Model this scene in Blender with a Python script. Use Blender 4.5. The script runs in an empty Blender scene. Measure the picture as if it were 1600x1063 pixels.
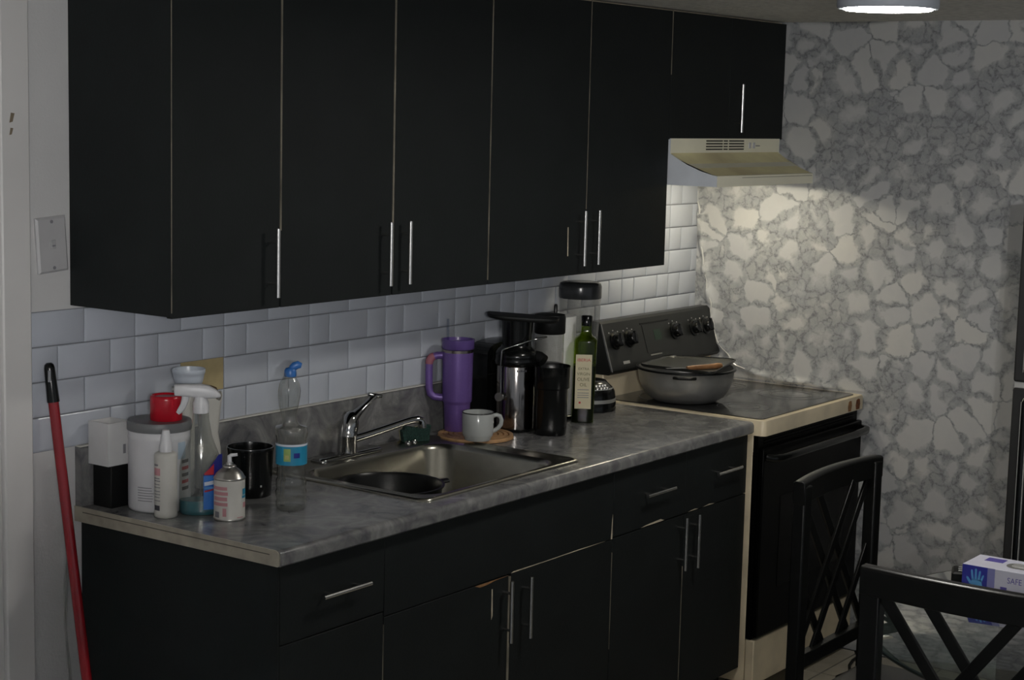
import bpy, bmesh, math, random
from mathutils import Vector, Matrix
random.seed(7)
PI = math.pi
SC = bpy.context.scene
COL = SC.collection

# ---------------------------------------------------------------- camera
cd = bpy.data.cameras.new('camera')
cam = bpy.data.objects.new('camera', cd)
COL.objects.link(cam)
_f = Vector((0.80738443, 0.57572791, -0.12910362))
_r = Vector((0.58296585, -0.81214049, 0.02405509))
_u = Vector((0.09100109, 0.09468471, 0.9913393))
_m = Matrix((_r, _u, -_f)).transposed().to_4x4()
_m.translation = Vector((-2.70438, -3.18421, 1.86095))
cam.matrix_world = _m
cd.sensor_width = 36
cd.lens = 61.583
cd.clip_start = 0.05
SC.camera = cam

# ---------------------------------------------------------------- light, world, exposure
WORLD_STRENGTH = 0.25
CEIL_LAMP = 88.0
ADDED_LAMP = 7500.0
HOOD_LAMP = 58.0
w = bpy.data.worlds.new('world'); SC.world = w; w.use_nodes = True
w.node_tree.nodes['Background'].inputs[0].default_value = (0.86, 0.93, 1.0, 1)
w.node_tree.nodes['Background'].inputs[1].default_value = WORLD_STRENGTH
SC.view_settings.view_transform = 'Standard'
SC.view_settings.look = 'None'
SC.view_settings.exposure = 0
SC.view_settings.gamma = 1
SC.view_settings.use_curve_mapping = False

# ---------------------------------------------------------------- materials
MATS = {}
def nodes(name):
    m = bpy.data.materials.new(name); m.use_nodes = True
    nt = m.node_tree
    return m, nt, nt.nodes['Principled BSDF']
def pbr(name, col, rough=0.5, metal=0.0, noise=0.0, nscale=20, bump=0.0, bscale=80, coat=0.0, spec=0.5, aniso=0.0):
    if name in MATS: return MATS[name]
    m, nt, b = nodes(name)
    b.inputs['Base Color'].default_value = (*col, 1)
    b.inputs['Roughness'].default_value = rough
    b.inputs['Metallic'].default_value = metal
    b.inputs['Coat Weight'].default_value = coat
    b.inputs['Specular IOR Level'].default_value = spec
    b.inputs['Anisotropic'].default_value = aniso
    tc = nt.nodes.new('ShaderNodeTexCoord')
    n = nt.nodes.new('ShaderNodeTexNoise'); n.inputs['Scale'].default_value = nscale; n.inputs['Detail'].default_value = 4
    nt.links.new(tc.outputs['Object'], n.inputs['Vector'])
    a = noise if noise else 0.04
    r = nt.nodes.new('ShaderNodeValToRGB')
    r.color_ramp.elements[0].position = 0.3; r.color_ramp.elements[1].position = 0.7
    r.color_ramp.elements[0].color = (*[max(0, c*(1-a)) for c in col], 1)
    r.color_ramp.elements[1].color = (*[min(1, c*(1+a)) for c in col], 1)
    nt.links.new(n.outputs['Fac'], r.inputs['Fac'])
    nt.links.new(r.outputs['Color'], b.inputs['Base Color'])
    if bump:
        n2 = nt.nodes.new('ShaderNodeTexNoise'); n2.inputs['Scale'].default_value = bscale; n2.inputs['Detail'].default_value = 3
        nt.links.new(tc.outputs['Object'], n2.inputs['Vector'])
        bp = nt.nodes.new('ShaderNodeBump'); bp.inputs['Strength'].default_value = bump; bp.inputs['Distance'].default_value = 0.004
        nt.links.new(n2.outputs['Fac'], bp.inputs['Height'])
        nt.links.new(bp.outputs['Normal'], b.inputs['Normal'])
    MATS[name] = m
    return m
def emit(name, col, s):
    m, nt, b = nodes(name)
    b.inputs['Base Color'].default_value = (*col, 1)
    b.inputs['Emission Color'].default_value = (*col, 1)
    b.inputs['Emission Strength'].default_value = s
    return m
def thin_glass(name, tint, ior=1.45, rough=0.06, boost=1.0, haze=0.0):
    m = bpy.data.materials.new(name); m.use_nodes = True
    nt = m.node_tree; nt.nodes.clear()
    o = nt.nodes.new('ShaderNodeOutputMaterial')
    t = nt.nodes.new('ShaderNodeBsdfTransparent'); t.inputs[0].default_value = (*tint, 1)
    g = nt.nodes.new('ShaderNodeBsdfGlossy'); g.inputs['Roughness'].default_value = rough
    f = nt.nodes.new('ShaderNodeFresnel'); f.inputs['IOR'].default_value = ior
    mx = nt.nodes.new('ShaderNodeMixShader')
    mm = nt.nodes.new('ShaderNodeMath'); mm.operation = 'MULTIPLY'; mm.inputs[1].default_value = boost; mm.use_clamp = True
    geo = nt.nodes.new('ShaderNodeNewGeometry')
    fr = nt.nodes.new('ShaderNodeMath'); fr.operation = 'SUBTRACT'; fr.inputs[0].default_value = 1.0
    nt.links.new(geo.outputs['Backfacing'], fr.inputs[1])
    mf = nt.nodes.new('ShaderNodeMath'); mf.operation = 'MULTIPLY'
    nt.links.new(f.outputs[0], mm.inputs[0]); nt.links.new(mm.outputs[0], mf.inputs[0]); nt.links.new(fr.outputs[0], mf.inputs[1])
    nt.links.new(mf.outputs[0], mx.inputs[0])
    nt.links.new(t.outputs[0], mx.inputs[1]); nt.links.new(g.outputs[0], mx.inputs[2])
    if haze:
        df = nt.nodes.new('ShaderNodeBsdfDiffuse'); df.inputs[0].default_value = (0.55, 0.55, 0.54, 1)
        m2 = nt.nodes.new('ShaderNodeMixShader'); m2.inputs[0].default_value = haze
        nt.links.new(mx.outputs[0], m2.inputs[1]); nt.links.new(df.outputs[0], m2.inputs[2]); nt.links.new(m2.outputs[0], o.inputs[0])
    else: nt.links.new(mx.outputs[0], o.inputs[0])
    return m
def ramp(nt, fac, stops):
    r = nt.nodes.new('ShaderNodeValToRGB')
    el = r.color_ramp.elements
    el[0].position, el[0].color = stops[0][0], (*stops[0][1], 1)
    el[1].position, el[1].color = stops[-1][0], (*stops[-1][1], 1)
    for p, c in stops[1:-1]:
        e = el.new(p); e.color = (*c, 1)
    nt.links.new(fac, r.inputs['Fac'])
    return r.outputs['Color']
def mixc(nt, fac, a, b, mode='MIX'):
    x = nt.nodes.new('ShaderNodeMix'); x.data_type = 'RGBA'; x.blend_type = mode
    for s, v in ((x.inputs[0], fac), (x.inputs[6], a), (x.inputs[7], b)):
        if hasattr(v, 'links') or isinstance(v, bpy.types.NodeSocket): nt.links.new(v, s)
        elif isinstance(v, (int, float)): s.default_value = v
        else: s.default_value = (*v, 1)
    return x.outputs[2]
def marble_wallpaper(name):
    # pale petal-like stones floating in a grey speckled ground
    m, nt, b = nodes(name)
    tc = nt.nodes.new('ShaderNodeTexCoord'); src = tc.outputs['Object']
    def noise(scale, detail=4, rough=0.55, dist=0.0):
        n = nt.nodes.new('ShaderNodeTexNoise'); n.inputs['Scale'].default_value = scale; n.inputs['Distortion'].default_value = dist
        n.inputs['Detail'].default_value = detail; n.inputs['Roughness'].default_value = rough
        nt.links.new(src, n.inputs['Vector']); return n.outputs['Fac'], n.outputs['Color']
    def math2(op, a, b_, clamp=False):
        x = nt.nodes.new('ShaderNodeMath'); x.operation = op; x.use_clamp = clamp
        for k, v in enumerate((a, b_)):
            if isinstance(v, bpy.types.NodeSocket): nt.links.new(v, x.inputs[k])
            else: x.inputs[k].default_value = v
        return x.outputs[0]
    va = nt.nodes.new('ShaderNodeVectorMath'); va.operation = 'MULTIPLY_ADD'; va.inputs[1].default_value = (0.075, 0.075, 0.075)
    nt.links.new(noise(13, 5, 0.6)[1], va.inputs[0]); nt.links.new(src, va.inputs[2])
    def voro(feature, scale):
        v = nt.nodes.new('ShaderNodeTexVoronoi'); v.feature = feature; v.inputs['Scale'].default_value = scale
        nt.links.new(va.outputs[0], v.inputs['Vector']); return v
    big = noise(5.0, 3, 0.6)[0]; fine = noise(70, 6, 0.8, 0.8)[0]; mid = noise(20, 5, 0.65, 0.5)[0]
    e1 = voro('DISTANCE_TO_EDGE', 10.0).outputs['Distance']; e2 = voro('DISTANCE_TO_EDGE', 26).outputs['Distance']
    sep = nt.nodes.new('ShaderNodeSeparateColor'); nt.links.new(voro('F1', 10.0).outputs['Color'], sep.inputs[0])
    # width of the speckled joint between the stones varies over the sheet
    wide = ramp(nt, big, [(0.38, (0.04, 0.04, 0.04)), (0.62, (0.40, 0.40, 0.40))])
    band = ramp(nt, math2('DIVIDE', e1, wide), [(0.35, (1, 1, 1)), (1.0, (0, 0, 0))])
    # small stones lie inside the wide joints
    small = ramp(nt, e2, [(0.03, (1, 1, 1)), (0.14, (0.30, 0.30, 0.30))])
    speck = ramp(nt, fine, [(0.36, (0.12, 0.12, 0.12)), (0.60, (1, 1, 1))])
    line = ramp(nt, e1, [(0.0, (0.45, 0.45, 0.45)), (0.05, (0, 0, 0))])
    dark = mixc(nt, 1.0, mixc(nt, 1.0, band, small, 'MULTIPLY'), speck, 'MULTIPLY')
    dark = mixc(nt, 1.0, dark, mixc(nt, 1.0, line, speck, 'MULTIPLY'), 'LIGHTEN')
    shade = math2('ADD', math2('MULTIPLY', sep.outputs[0], 0.45), math2('MULTIPLY', mid, 0.5))
    pale = ramp(nt, shade, [(0.15, (0.46, 0.47, 0.485)), (0.5, (0.525, 0.53, 0.525)), (0.85, (0.585, 0.58, 0.555))])
    col = mixc(nt, mixc(nt, 0.55, (0, 0, 0), band), pale, (0.31, 0.325, 0.34))
    col = mixc(nt, dark, col, (0.175, 0.185, 0.195))
    nt.links.new(col, b.inputs['Base Color'])
    b.inputs['Roughness'].default_value = 0.45
    b.inputs['Specular IOR Level'].default_value = 0.3
    bp = nt.nodes.new('ShaderNodeBump'); bp.inputs['Strength'].default_value = 0.2; bp.inputs['Distance'].default_value = 0.01
    nt.links.new(noise(5, 2)[0], bp.inputs['Height']); nt.links.new(bp.outputs['Normal'], b.inputs['Normal'])
    return m
def laminate(name):
    m, nt, b = nodes(name)
    tc = nt.nodes.new('ShaderNodeTexCoord'); src = tc.outputs['Object']
    n = nt.nodes.new('ShaderNodeTexNoise'); n.inputs['Scale'].default_value = 11; n.inputs['Detail'].default_value = 7; n.inputs['Roughness'].default_value = 0.62
    n.inputs['Distortion'].default_value = 1.2
    nt.links.new(src, n.inputs['Vector'])
    c = ramp(nt, n.outputs['Fac'], [(0.27, (0.075, 0.075, 0.084)), (0.40, (0.125, 0.125, 0.130)), (0.54, (0.180, 0.180, 0.178)), (0.70, (0.27, 0.27, 0.265))])
    nt.links.new(c, b.inputs['Base Color'])
    b.inputs['Roughness'].default_value = 0.20
    return m
def floor_tiles(name):
    m, nt, b = nodes(name)
    tc = nt.nodes.new('ShaderNodeTexCoord')
    n = nt.nodes.new('ShaderNodeTexNoise'); n.inputs['Scale'].default_value = 9; n.inputs['Detail'].default_value = 5
    nt.links.new(tc.outputs['Object'], n.inputs['Vector'])
    nt.links.new(ramp(nt, n.outputs['Fac'], [(0.3, (0.36, 0.33, 0.26)), (0.7, (0.5, 0.46, 0.38))]), b.inputs['Base Color'])
    b.inputs['Roughness'].default_value = 0.35
    return m

WALLP = marble_wallpaper('marble wallpaper')
LAM = laminate('grey marble laminate')
PAINT = pbr('white wall paint', (0.60, 0.60, 0.60), 0.6, noise=0.05, nscale=3, bump=0.15, bscale=140)
TRIMP = pbr('white gloss trim', (0.66, 0.65, 0.64), 0.4, noise=0.04, nscale=4)
CEIL = pbr('popcorn ceiling', (0.76, 0.74, 0.69), 0.9, noise=0.15, nscale=40, bump=1.0, bscale=90)
TILE = pbr('blue white gel tile', (0.485, 0.515, 0.575), 0.22, noise=0.03, nscale=12)
GROUT = pbr('grey grout', (0.20, 0.21, 0.23), 0.8)
BEIGE = pbr('bare beige wall', (0.42, 0.34, 0.18), 0.8, noise=0.1)
BLACKP = pbr('charcoal cabinet paint', (0.0088, 0.0112, 0.0116), 0.65, noise=0.12, nscale=6, bump=0.12, bscale=160, spec=0.25)
BARE = pbr('bare cream cabinet edge', (0.55, 0.48, 0.36), 0.6, noise=0.2, nscale=30)
CHIP = pbr('orange brown chipped wood', (0.30, 0.15, 0.06), 0.7, noise=0.3, nscale=60)
STEEL = pbr('brushed steel', (0.50, 0.48, 0.45), 0.28, 1.0, noise=0.06, nscale=30)
NICKEL = pbr('satin nickel bar', (0.72, 0.71, 0.69), 0.25, 1.0)
CHROME = pbr('chrome', (0.40, 0.40, 0.395), 0.09, 1.0)
SINKM = pbr('sink steel', (0.38, 0.365, 0.315), 0.27, 1.0, noise=0.08, nscale=25)
CREAM = pbr('aged cream enamel', (0.72, 0.62, 0.44), 0.35, noise=0.16, nscale=8)
HOODM = pbr('cream hood enamel', (0.92, 0.89, 0.72), 0.4, noise=0.03, nscale=6)
HOODY = pbr('yellowed hood enamel', (0.88, 0.78, 0.48), 0.6, noise=0.2, nscale=5, spec=0.1)
RUST = pbr('rust', (0.16, 0.05, 0.015), 0.8, noise=0.5, nscale=70)
BLK = pbr('black plastic', (0.004, 0.0045, 0.0045), 0.18, spec=0.4)
BLKM = pbr('matte black', (0.005, 0.0055, 0.0055), 0.5, spec=0.25)
BLKE = pbr('black oven enamel', (0.0015, 0.0016, 0.0016), 0.35, spec=0.07)
CONS = pbr('dark grey control panel', (0.011, 0.012, 0.0115), 0.35, spec=0.4)
GLTOP = pbr('black glass cooktop', (0.02, 0.02, 0.02), 0.16, noise=0.3, nscale=12, coat=0.3)
RINGM = pbr('grey burner print', (0.07, 0.07, 0.07), 0.3)
WHITEP = pbr('white plastic', (0.62, 0.62, 0.64), 0.35)
OFFW = pbr('off white plastic', (0.55, 0.54, 0.50), 0.35)
CARDW = pbr('white card', (0.60, 0.60, 0.60), 0.6)
GREYP = pbr('grey lid plastic', (0.15, 0.155, 0.16), 0.4)
REDP = pbr('red plastic', (0.42, 0.008, 0.02), 0.25)
REDM = pbr('red painted pole', (0.26, 0.010, 0.016), 0.18, coat=0.5)
CERAM = pbr('white glazed ceramic', (0.38, 0.395, 0.385), 0.15, coat=0.3)
DARKRIM = pbr('dark glaze rim', (0.03, 0.03, 0.03), 0.2)
BLUEW = pbr('pale blue white plastic', (0.52, 0.57, 0.64), 0.3)
PURP = pbr('purple powder coat', (0.155, 0.090, 0.31), 0.33, 0.25, noise=0.05, nscale=200)
PURPD = pbr('purple lid plastic', (0.10, 0.06, 0.22), 0.3)
PEACH = pbr('worn peach', (0.30, 0.10, 0.13), 0.5)
WOOD = pbr('bamboo', (0.46, 0.27, 0.13), 0.5, noise=0.25, nscale=40)
WOODH = pbr('brown wooden handle', (0.27, 0.13, 0.055), 0.45, noise=0.25, nscale=40)
SPONGE = pbr('dark green scourer', (0.010, 0.035, 0.028), 0.95, noise=0.5, nscale=200, bump=0.8, bscale=300)
SPONGEY = pbr('yellow sponge', (0.5, 0.45, 0.28), 0.95)
PAPER = pbr('white paper towel', (0.72, 0.72, 0.69), 0.9, bump=0.3, bscale=200)
POTM = pbr('worn aluminium', (0.40, 0.40, 0.385), 0.38, 0.70, noise=0.15, nscale=14)
PANB = pbr('black nonstick', (0.005, 0.0055, 0.0055), 0.3, spec=0.3)
CHAIRM = pbr('black chair lacquer', (0.0038, 0.0040, 0.0034), 0.30, spec=0.22)
SEATM = pbr('black seat vinyl', (0.02, 0.02, 0.02), 0.5)
GLASS = thin_glass('clear plastic', (0.83, 0.84, 0.82), boost=2.6, haze=0.05)
GLASS2 = thin_glass('smoky clear plastic', (0.78, 0.78, 0.77), boost=2.0, haze=0.10)
TABLEG = thin_glass('table glass', (0.66, 0.74, 0.72), 1.55, 0.03, 2.6)
GREENG = thin_glass('green bottle glass', (0.50, 0.62, 0.10), 1.5, boost=0.9)
OILM = pbr('dark olive oil', (0.007, 0.010, 0.002), 0.3, spec=0.2)
LIQ = pbr('blue cleaner', (0.01, 0.13, 0.17), 0.15)
LBLUE = pbr('label blue', (0.03, 0.16, 0.52), 0.4)
LNAVY = pbr('label navy', (0.015, 0.02, 0.20), 0.4)
LRED = pbr('label red', (0.45, 0.02, 0.03), 0.4)
LPINK = pbr('label pink', (0.50, 0.24, 0.26), 0.5)
LGREY = pbr('label grey print', (0.20, 0.20, 0.22), 0.5)
LDARK = pbr('label dark print', (0.05, 0.05, 0.06), 0.5)
LCYAN = pbr('label cyan', (0.02, 0.25, 0.42), 0.35)
LGREEN = pbr('label green', (0.30, 0.42, 0.12), 0.4)
LCREAM = pbr('label cream', (0.60, 0.54, 0.36), 0.5)
LOLIVE = pbr('label olive print', (0.10, 0.09, 0.04), 0.5)
LWHITE = pbr('label white', (0.62, 0.66, 0.74), 0.4)
BOXW = pbr('glove box white', (0.60, 0.60, 0.70), 0.5)
BOXB = pbr('glove box blue', (0.02, 0.025, 0.30), 0.45)
BOXL = pbr('glove print light blue', (0.10, 0.36, 0.66), 0.45)
BOXP = pbr('glove print purple', (0.10, 0.08, 0.36), 0.45)
CAPB = pbr('blue bottle cap', (0.03, 0.14, 0.42), 0.35)
BROWN = pbr('brown lid', (0.10, 0.055, 0.02), 0.5)
GREENL = pbr('green display', (0.003, 0.022, 0.009), 0.3)
FRIDGE = pbr('black fridge', (0.022, 0.022, 0.022), 0.4)
SEAL = pbr('grey seal', (0.35, 0.35, 0.34), 0.6)
LAMPM = pbr('lamp rim', (0.42, 0.45, 0.50), 0.4)

# ---------------------------------------------------------------- mesh helpers
class MB:
    def __init__(s): s.v = []; s.f = []
    def add(s, vs, fs):
        o = len(s.v); s.v += [tuple(v) for v in vs]; s.f += [tuple(i+o for i in f) for f in fs]; return s
    def box(s, x0, x1, y0, y1, z0, z1):
        vs = [(x, y, z) for z in (z0, z1) for y in (y0, y1) for x in (x0, x1)]
        return s.add(vs, [(0, 2, 3, 1), (4, 5, 7, 6), (0, 1, 5, 4), (2, 6, 7, 3), (0, 4, 6, 2), (1, 3, 7, 5)])
    def rings(s, rings, cap0=True, cap1=True, closed=True):
        n = len(rings[0]); vs = [p for r in rings for p in r]; fs = []
        for i in range(len(rings)-1):
            for j in range(n if closed else n-1):
                a = i*n+j; b = i*n+(j+1) % n
                fs.append((a, b, b+n, a+n))
        if cap0: fs.append(tuple(reversed(range(n))))
        if cap1: fs.append(tuple(range((len(rings)-1)*n, len(rings)*n)))
        return s.add(vs, fs)
    def lathe(s, prof, n=40, c=(0, 0), sx=1, sy=1, power=2.0, cap0=True, cap1=True, shift=None):
        rs = []
        for k, (r, z) in enumerate(prof):
            dx, dy = shift(z) if shift else (0, 0)
            ring = []
            for j in range(n):
                a = 2*PI*j/n; ca, sa = math.cos(a), math.sin(a)
                if power != 2.0:
                    q = (abs(ca)**power+abs(sa)**power)**(-1/power); ca *= q; sa *= q
                ring.append((c[0]+dx+max(r, 1e-5)*ca*sx, c[1]+dy+max(r, 1e-5)*sa*sy, z))
            rs.append(ring)
        return s.rings(rs, cap0, cap1)
    def tube(s, pts, r, n=10, flat=None):
        pts = [Vector(p) for p in pts]; rs = []
        rad = r if isinstance(r, (list, tuple)) else [r]*len(pts)
        up = Vector((0, 0, 1))
        prev = None
        for i, p in enumerate(pts):
            t = (pts[min(i+1, len(pts)-1)]-pts[max(i-1, 0)]).normalized()
            if prev is None:
                ref = up if abs(t.dot(up)) < 0.95 else Vector((1, 0, 0))
                a = t.cross(ref).normalized()
            else:
                a = (prev-t*prev.dot(t)).normalized()
            prev = a; b = t.cross(a)
            fa, fb = flat if flat else (1, 1)
            rs.append([p+a*math.cos(2*PI*j/n)*rad[i]*fa+b*math.sin(2*PI*j/n)*rad[i]*fb for j in range(n)])
        return s.rings(rs)
    def bar(s, p0, p1, wdir, w, t):
        # a flat bar from p0 to p1; w across wdir, t across the third axis
        p0, p1 = Vector(p0), Vector(p1); d = (p1-p0).normalized()
        a = Vector(wdir); a = (a-d*a.dot(d)).normalized(); b = d.cross(a)
        rs = [[p+a*w/2*i+b*t/2*j for i, j in ((-1, -1), (1, -1), (1, 1), (-1, 1))] for p in (p0, p1)]
        return s.rings(rs)
    def prism(s, poly, x0, x1, axis='x'):
        def P(a, b, c):
            return {'x': (c, a, b), 'y': (a, c, b), 'z': (a, b, c)}[axis]
        return s.rings([[P(a, b, c) for a, b in poly] for c in (x0, x1)])
    def build(s, name, mat, parent=None, smooth=35, bevel=0.0, seg=2):
        me = bpy.data.meshes.new(name); me.from_pydata(s.v, [], s.f); me.validate()
        bm = bmesh.new(); bm.from_mesh(me); bmesh.ops.recalc_face_normals(bm, faces=bm.faces)
        bm.to_mesh(me); bm.free()
        if smooth:
            me.polygons.foreach_set('use_smooth', [True]*len(me.polygons)); me.set_sharp_from_angle(angle=math.radians(smooth))
        me.materials.append(mat)
        o = bpy.data.objects.new(name, me); COL.objects.link(o)
        if parent: o.parent = parent
        if bevel:
            b = o.modifiers.new('bevel', 'BEVEL'); b.width = bevel; b.segments = seg; b.limit_method = 'ANGLE'; b.angle_limit = math.radians(40)
        return o
def obj_of(me, name, parent, loc=(0, 0, 0)):
    o = bpy.data.objects.new(name, me); COL.objects.link(o); o.parent = parent; o.location = loc; return o
def box(name, mat, x0, x1, y0, y1, z0, z1, parent=None, bevel=0.0, seg=2):
    return MB().box(x0, x1, y0, y1, z0, z1).build(name, mat, parent, 35, bevel, seg)
def tag(o, label, cat, group=None):
    o['label'] = label; o['category'] = cat
    if group: o['group'] = group
    return o
def struct(o): o['kind'] = 'structure'; return o
def thing(name, loc, rz, label, cat, group=None):
    o = bpy.data.objects.new(name, None); COL.objects.link(o); o.empty_display_size = 0.05
    o.location = loc; o.rotation_euler = (0, 0, rz); return tag(o, label, cat, group)
def rrect(cx, cy, hx, hy, r, z, n=8):
    pts = []
    for (sx, sy, a0) in ((1, 1, 0), (-1, 1, PI/2), (-1, -1, PI), (1, -1, 1.5*PI)):
        for k in range(n+1):
            a = a0+PI/2*k/n
            pts.append((cx+sx*(hx-r)+r*math.cos(a), cy+sy*(hy-r)+r*math.sin(a), z))
    return pts
def text_mesh(txt, size, align='CENTER'):
    cu = bpy.data.curves.new('t', 'FONT'); cu.body = txt; cu.size = size; cu.align_x = align; cu.align_y = 'CENTER'; cu.resolution_u = 3
    o = bpy.data.objects.new('t', cu); COL.objects.link(o)
    dg = bpy.context.evaluated_depsgraph_get(); dg.update()
    me = bpy.data.meshes.new_from_object(o.evaluated_get(dg))
    bpy.data.objects.remove(o); return me
def lettering(txt, size, mat, parent, x=0, z=0, y=0, cyl=None, ang=0, stretch=1.0, name='lettering'):
    # letters on the local -Y side: flat at y, or wrapped on a cylinder of radius cyl
    me = text_mesh(txt, size)
    for v in me.vertices:
        a, b = v.co.x*stretch, v.co.y
        if cyl: t = ang+(x+a)/cyl; v.co = (cyl*math.sin(t), -cyl*math.cos(t), z+b)
        else: v.co = (x+a, y, z+b)
    me.materials.clear(); me.materials.append(mat)
    o = bpy.data.objects.new(name, me); COL.objects.link(o); o.parent = parent; return o
def patch(name, mat, parent, r, a0, a1, z0, z1, off=0.0006, n=14, poly=None, sy=1.0):
    # a label on a cylinder; angles from local -Y, positive to the right
    m = MB(); rr = r+off
    def P(a, z): return (rr*math.sin(a), -rr*math.cos(a)*sy, z)
    rs = []
    for i in range(n+1):
        t = i/n; a = a0+(a1-a0)*t
        lo, hi = (z0, z1) if poly is None else poly(t)
        rs.append([P(a, lo), P(a, hi)])
    m.rings(rs, False, False, closed=False)
    return m.build(name, mat, parent)
def dup(root, loc, rz, label, group=None):
    r = root.copy(); COL.objects.link(r); r.location = loc; r.rotation_euler = (0, 0, rz); r['label'] = label
    if group: r['group'] = group
    for ch in list(root.children):
        c = ch.copy(); COL.objects.link(c); c.parent = r
        for g in ch.children:
            d = g.copy(); COL.objects.link(d); d.parent = c
    return r

# ================================================================ SETTING
XR, ZC = 2.91, 2.195
T = 0.914                       # counter height
# back wall with door opening at the far left
wb = struct(MB().box(-0.235, XR+0.1, 0, 0.12, 0, ZC).box(-1.25, -0.235, 0, 0.12, 2.05, ZC).box(-4.2, -1.25, 0, 0.12, 0, ZC).build('wall_back', PAINT))
wr = struct(box('wall_right', WALLP, XR, XR+0.12, -5.4, 0.12, 0, ZC))
fl = struct(box('floor', GROUT, -4.2, XR+0.12, -5.4, 1.2, -0.08, -0.004))
ce = struct(box('ceiling', CEIL, -4.2, XR+0.12, -5.4, 0.12, ZC, ZC+0.08))
# floor tiles
FT = floor_tiles('beige floor tile')
ts = 0.305
tm = MB().box(-ts/2+0.003, ts/2-0.003, -ts/2+0.003, ts/2-0.003, -0.008, 0).build('tile', FT, None, 35, 0.0015, 1)
tmesh = tm.data; bpy.data.objects.remove(tm)
for i in range(9):
    for j in range(8):
        obj_of(tmesh, 'tile', fl, (XR-0.16-ts*i, -0.55-ts*j-0.02, 0))
# door casing, jamb and door leaf at the left border
c1 = struct(box('trim_1', TRIMP, -0.215, -0.136, -0.020, 0.0, 0, 2.12, None, 0.004))
struct(box('trim_2', TRIMP, -0.250, -0.2151, -0.008, 0.12, 0, 2.07, None, 0.002))
d1 = struct(box('door_1', TRIMP, -1.04, -0.252, 0.02, 0.055, 0.01, 2.04, None, 0.002))
CH2 = pbr('brown scuff', (0.20, 0.16, 0.11), 0.8)
for (x, z, s) in ((-0.186, 1.822, 0.011), (-0.188, 1.792, 0.008)):
    m = MB(); m.prism([(x-s*0.6, z-s), (x+s*0.2, z-s*0.8), (x+s*0.7, z+s*0.9), (x-s*0.2, z+s)], -0.0206, -0.0195, 'y'); m.build('paint_chip', CH2, c1)
# grout bed and gel tiles of the splashback
B0, TH = 1.057, 0.0815
SE = [-0.130, 0.185, 0.486, 0.809, 1.131, 1.457, 1.765, 2.065, 2.397, 2.708, 2.91]
gb = MB().box(-0.130, XR, -0.0018, 0, B0, B0+4*TH).box(2.126, XR, -0.0018, 0, B0+4*TH, B0+8*TH).build('grout_bed', GROUT, wb)
tile_cache = {}
def tile_mesh(w_):
    k = round(w_, 4)
    if k not in tile_cache:
        g = 0.0016; m = MB(); hx, hy, e = k/2-g, TH/2-g, 0.0055
        m.rings([[(-hx, 0, -hy), (hx, 0, -hy), (hx, 0, hy), (-hx, 0, hy)],
                 [(-hx, -0.0025, -hy), (hx, -0.0025, -hy), (hx, -0.0025, hy), (-hx, -0.0025, hy)],
                 [(-hx+e, -0.0052, -hy+e), (hx-e, -0.0052, -hy+e), (hx-e, -0.0052, hy-e), (-hx+e, -0.0052, hy-e)]], False, True)
        o = m.build('tile', TILE); tile_cache[k] = o.data; bpy.data.objects.remove(o)
    return tile_cache[k]
for r_ in range(8):
    for a, b in zip(SE[:-1], SE[1:]):
        L = 0.318 if b > 2.9 else b-a
        cuts = [0, .25*L, .75*L, L] if r_ % 2 == 0 else [0, .5*L, L]
        for c0, c1_ in zip(cuts[:-1], cuts[1:]):
            x0, x1 = a+c0, min(a+c1_, XR)
            if x1-x0 < 0.02 or (r_ >= 4 and x1 < 2.13): continue
            if r_ >= 4 and x0 < 2.126: x0 = 2.126
            if r_ == 1 and a == 0.185 and c0 > 0: continue          # the missing tile
            obj_of(tile_mesh(x1-x0), 'tile', wb, ((x0+x1)/2, -0.0018, B0+TH*(r_+.5)+0.0015*random.uniform(-1, 1)*0.3))
box('bare_patch', BEIGE, 0.337, 0.485, -0.0025, -0.0015, B0+TH, B0+2*TH, wb)
# wallpaper sheet behind the range with its lifted edge
m = MB(); ny, nz = 60, 70; rows = []
curve = [(0.0, 1.64), (-0.002, 1.588), (-0.016, 1.472), (-0.039, 1.309), (-0.075, 1.17), (-0.101, 1.055), (-0.184, 0.969), (-0.316, 0.936), (-0.55, 0.93)]
def cdist(y, z):
    best = 9
    for (a, b), (c, d) in zip(curve[:-1], curve[1:]):
        ux, uz = c-a, d-b; t = max(0, min(1, ((y-a)*ux+(z-b)*uz)/(ux*ux+uz*uz)))
        best = min(best, math.hypot(y-a-t*ux, z-b-t*uz))
    return best
for i in range(ny+1):
    y = -0.004-0.72*(i/ny)**1.6; row = []
    for j in range(nz+1):
        z = 0.925+0.73*(j/nz)**1.3
        d = cdist(y, z)
        h = 0.0025+0.016*math.exp(-(d/0.010)**2)*(0.6+0.4*math.sin(z*60+y*40))+0.005*math.exp(-(d/0.05)**2)*(0.5+0.5*math.sin(35*z-50*y))
        h *= min(1.0, (1.655-z)/0.03+0.15) if z > 1.62 else 1.0
        h *= min(1.0, (y+0.73)/0.06+0.1)
        row.append((XR-h, y, z))
    rows.append(row)
sheet = m.rings(rows, False, False, closed=False).build('wallpaper_sheet', WALLP, wr, 60)
# the paper edge itself, a thin glossy white roll along the fold
pts = []
for k in range(60):
    t = k/59*(len(curve)-2); i = int(min(t, len(curve)-3)); q = t-i
    y = curve[i][0]*(1-q)+curve[i+1][0]*q; z = curve[i][1]*(1-q)+curve[i+1][1]*q
    pts.append((XR-0.0125-0.002*math.sin(k*0.9), y-0.003+0.003*math.sin(k*1.3), z))
GLOSSW = pbr('glossy vinyl edge', (0.62, 0.62, 0.60), 0.15)
MB().tube(pts[2:54], [0.0024+0.0014*math.sin(k*0.7) for k in range(52)], 6).build('wallpaper_edge', GLOSSW, wr)
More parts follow.
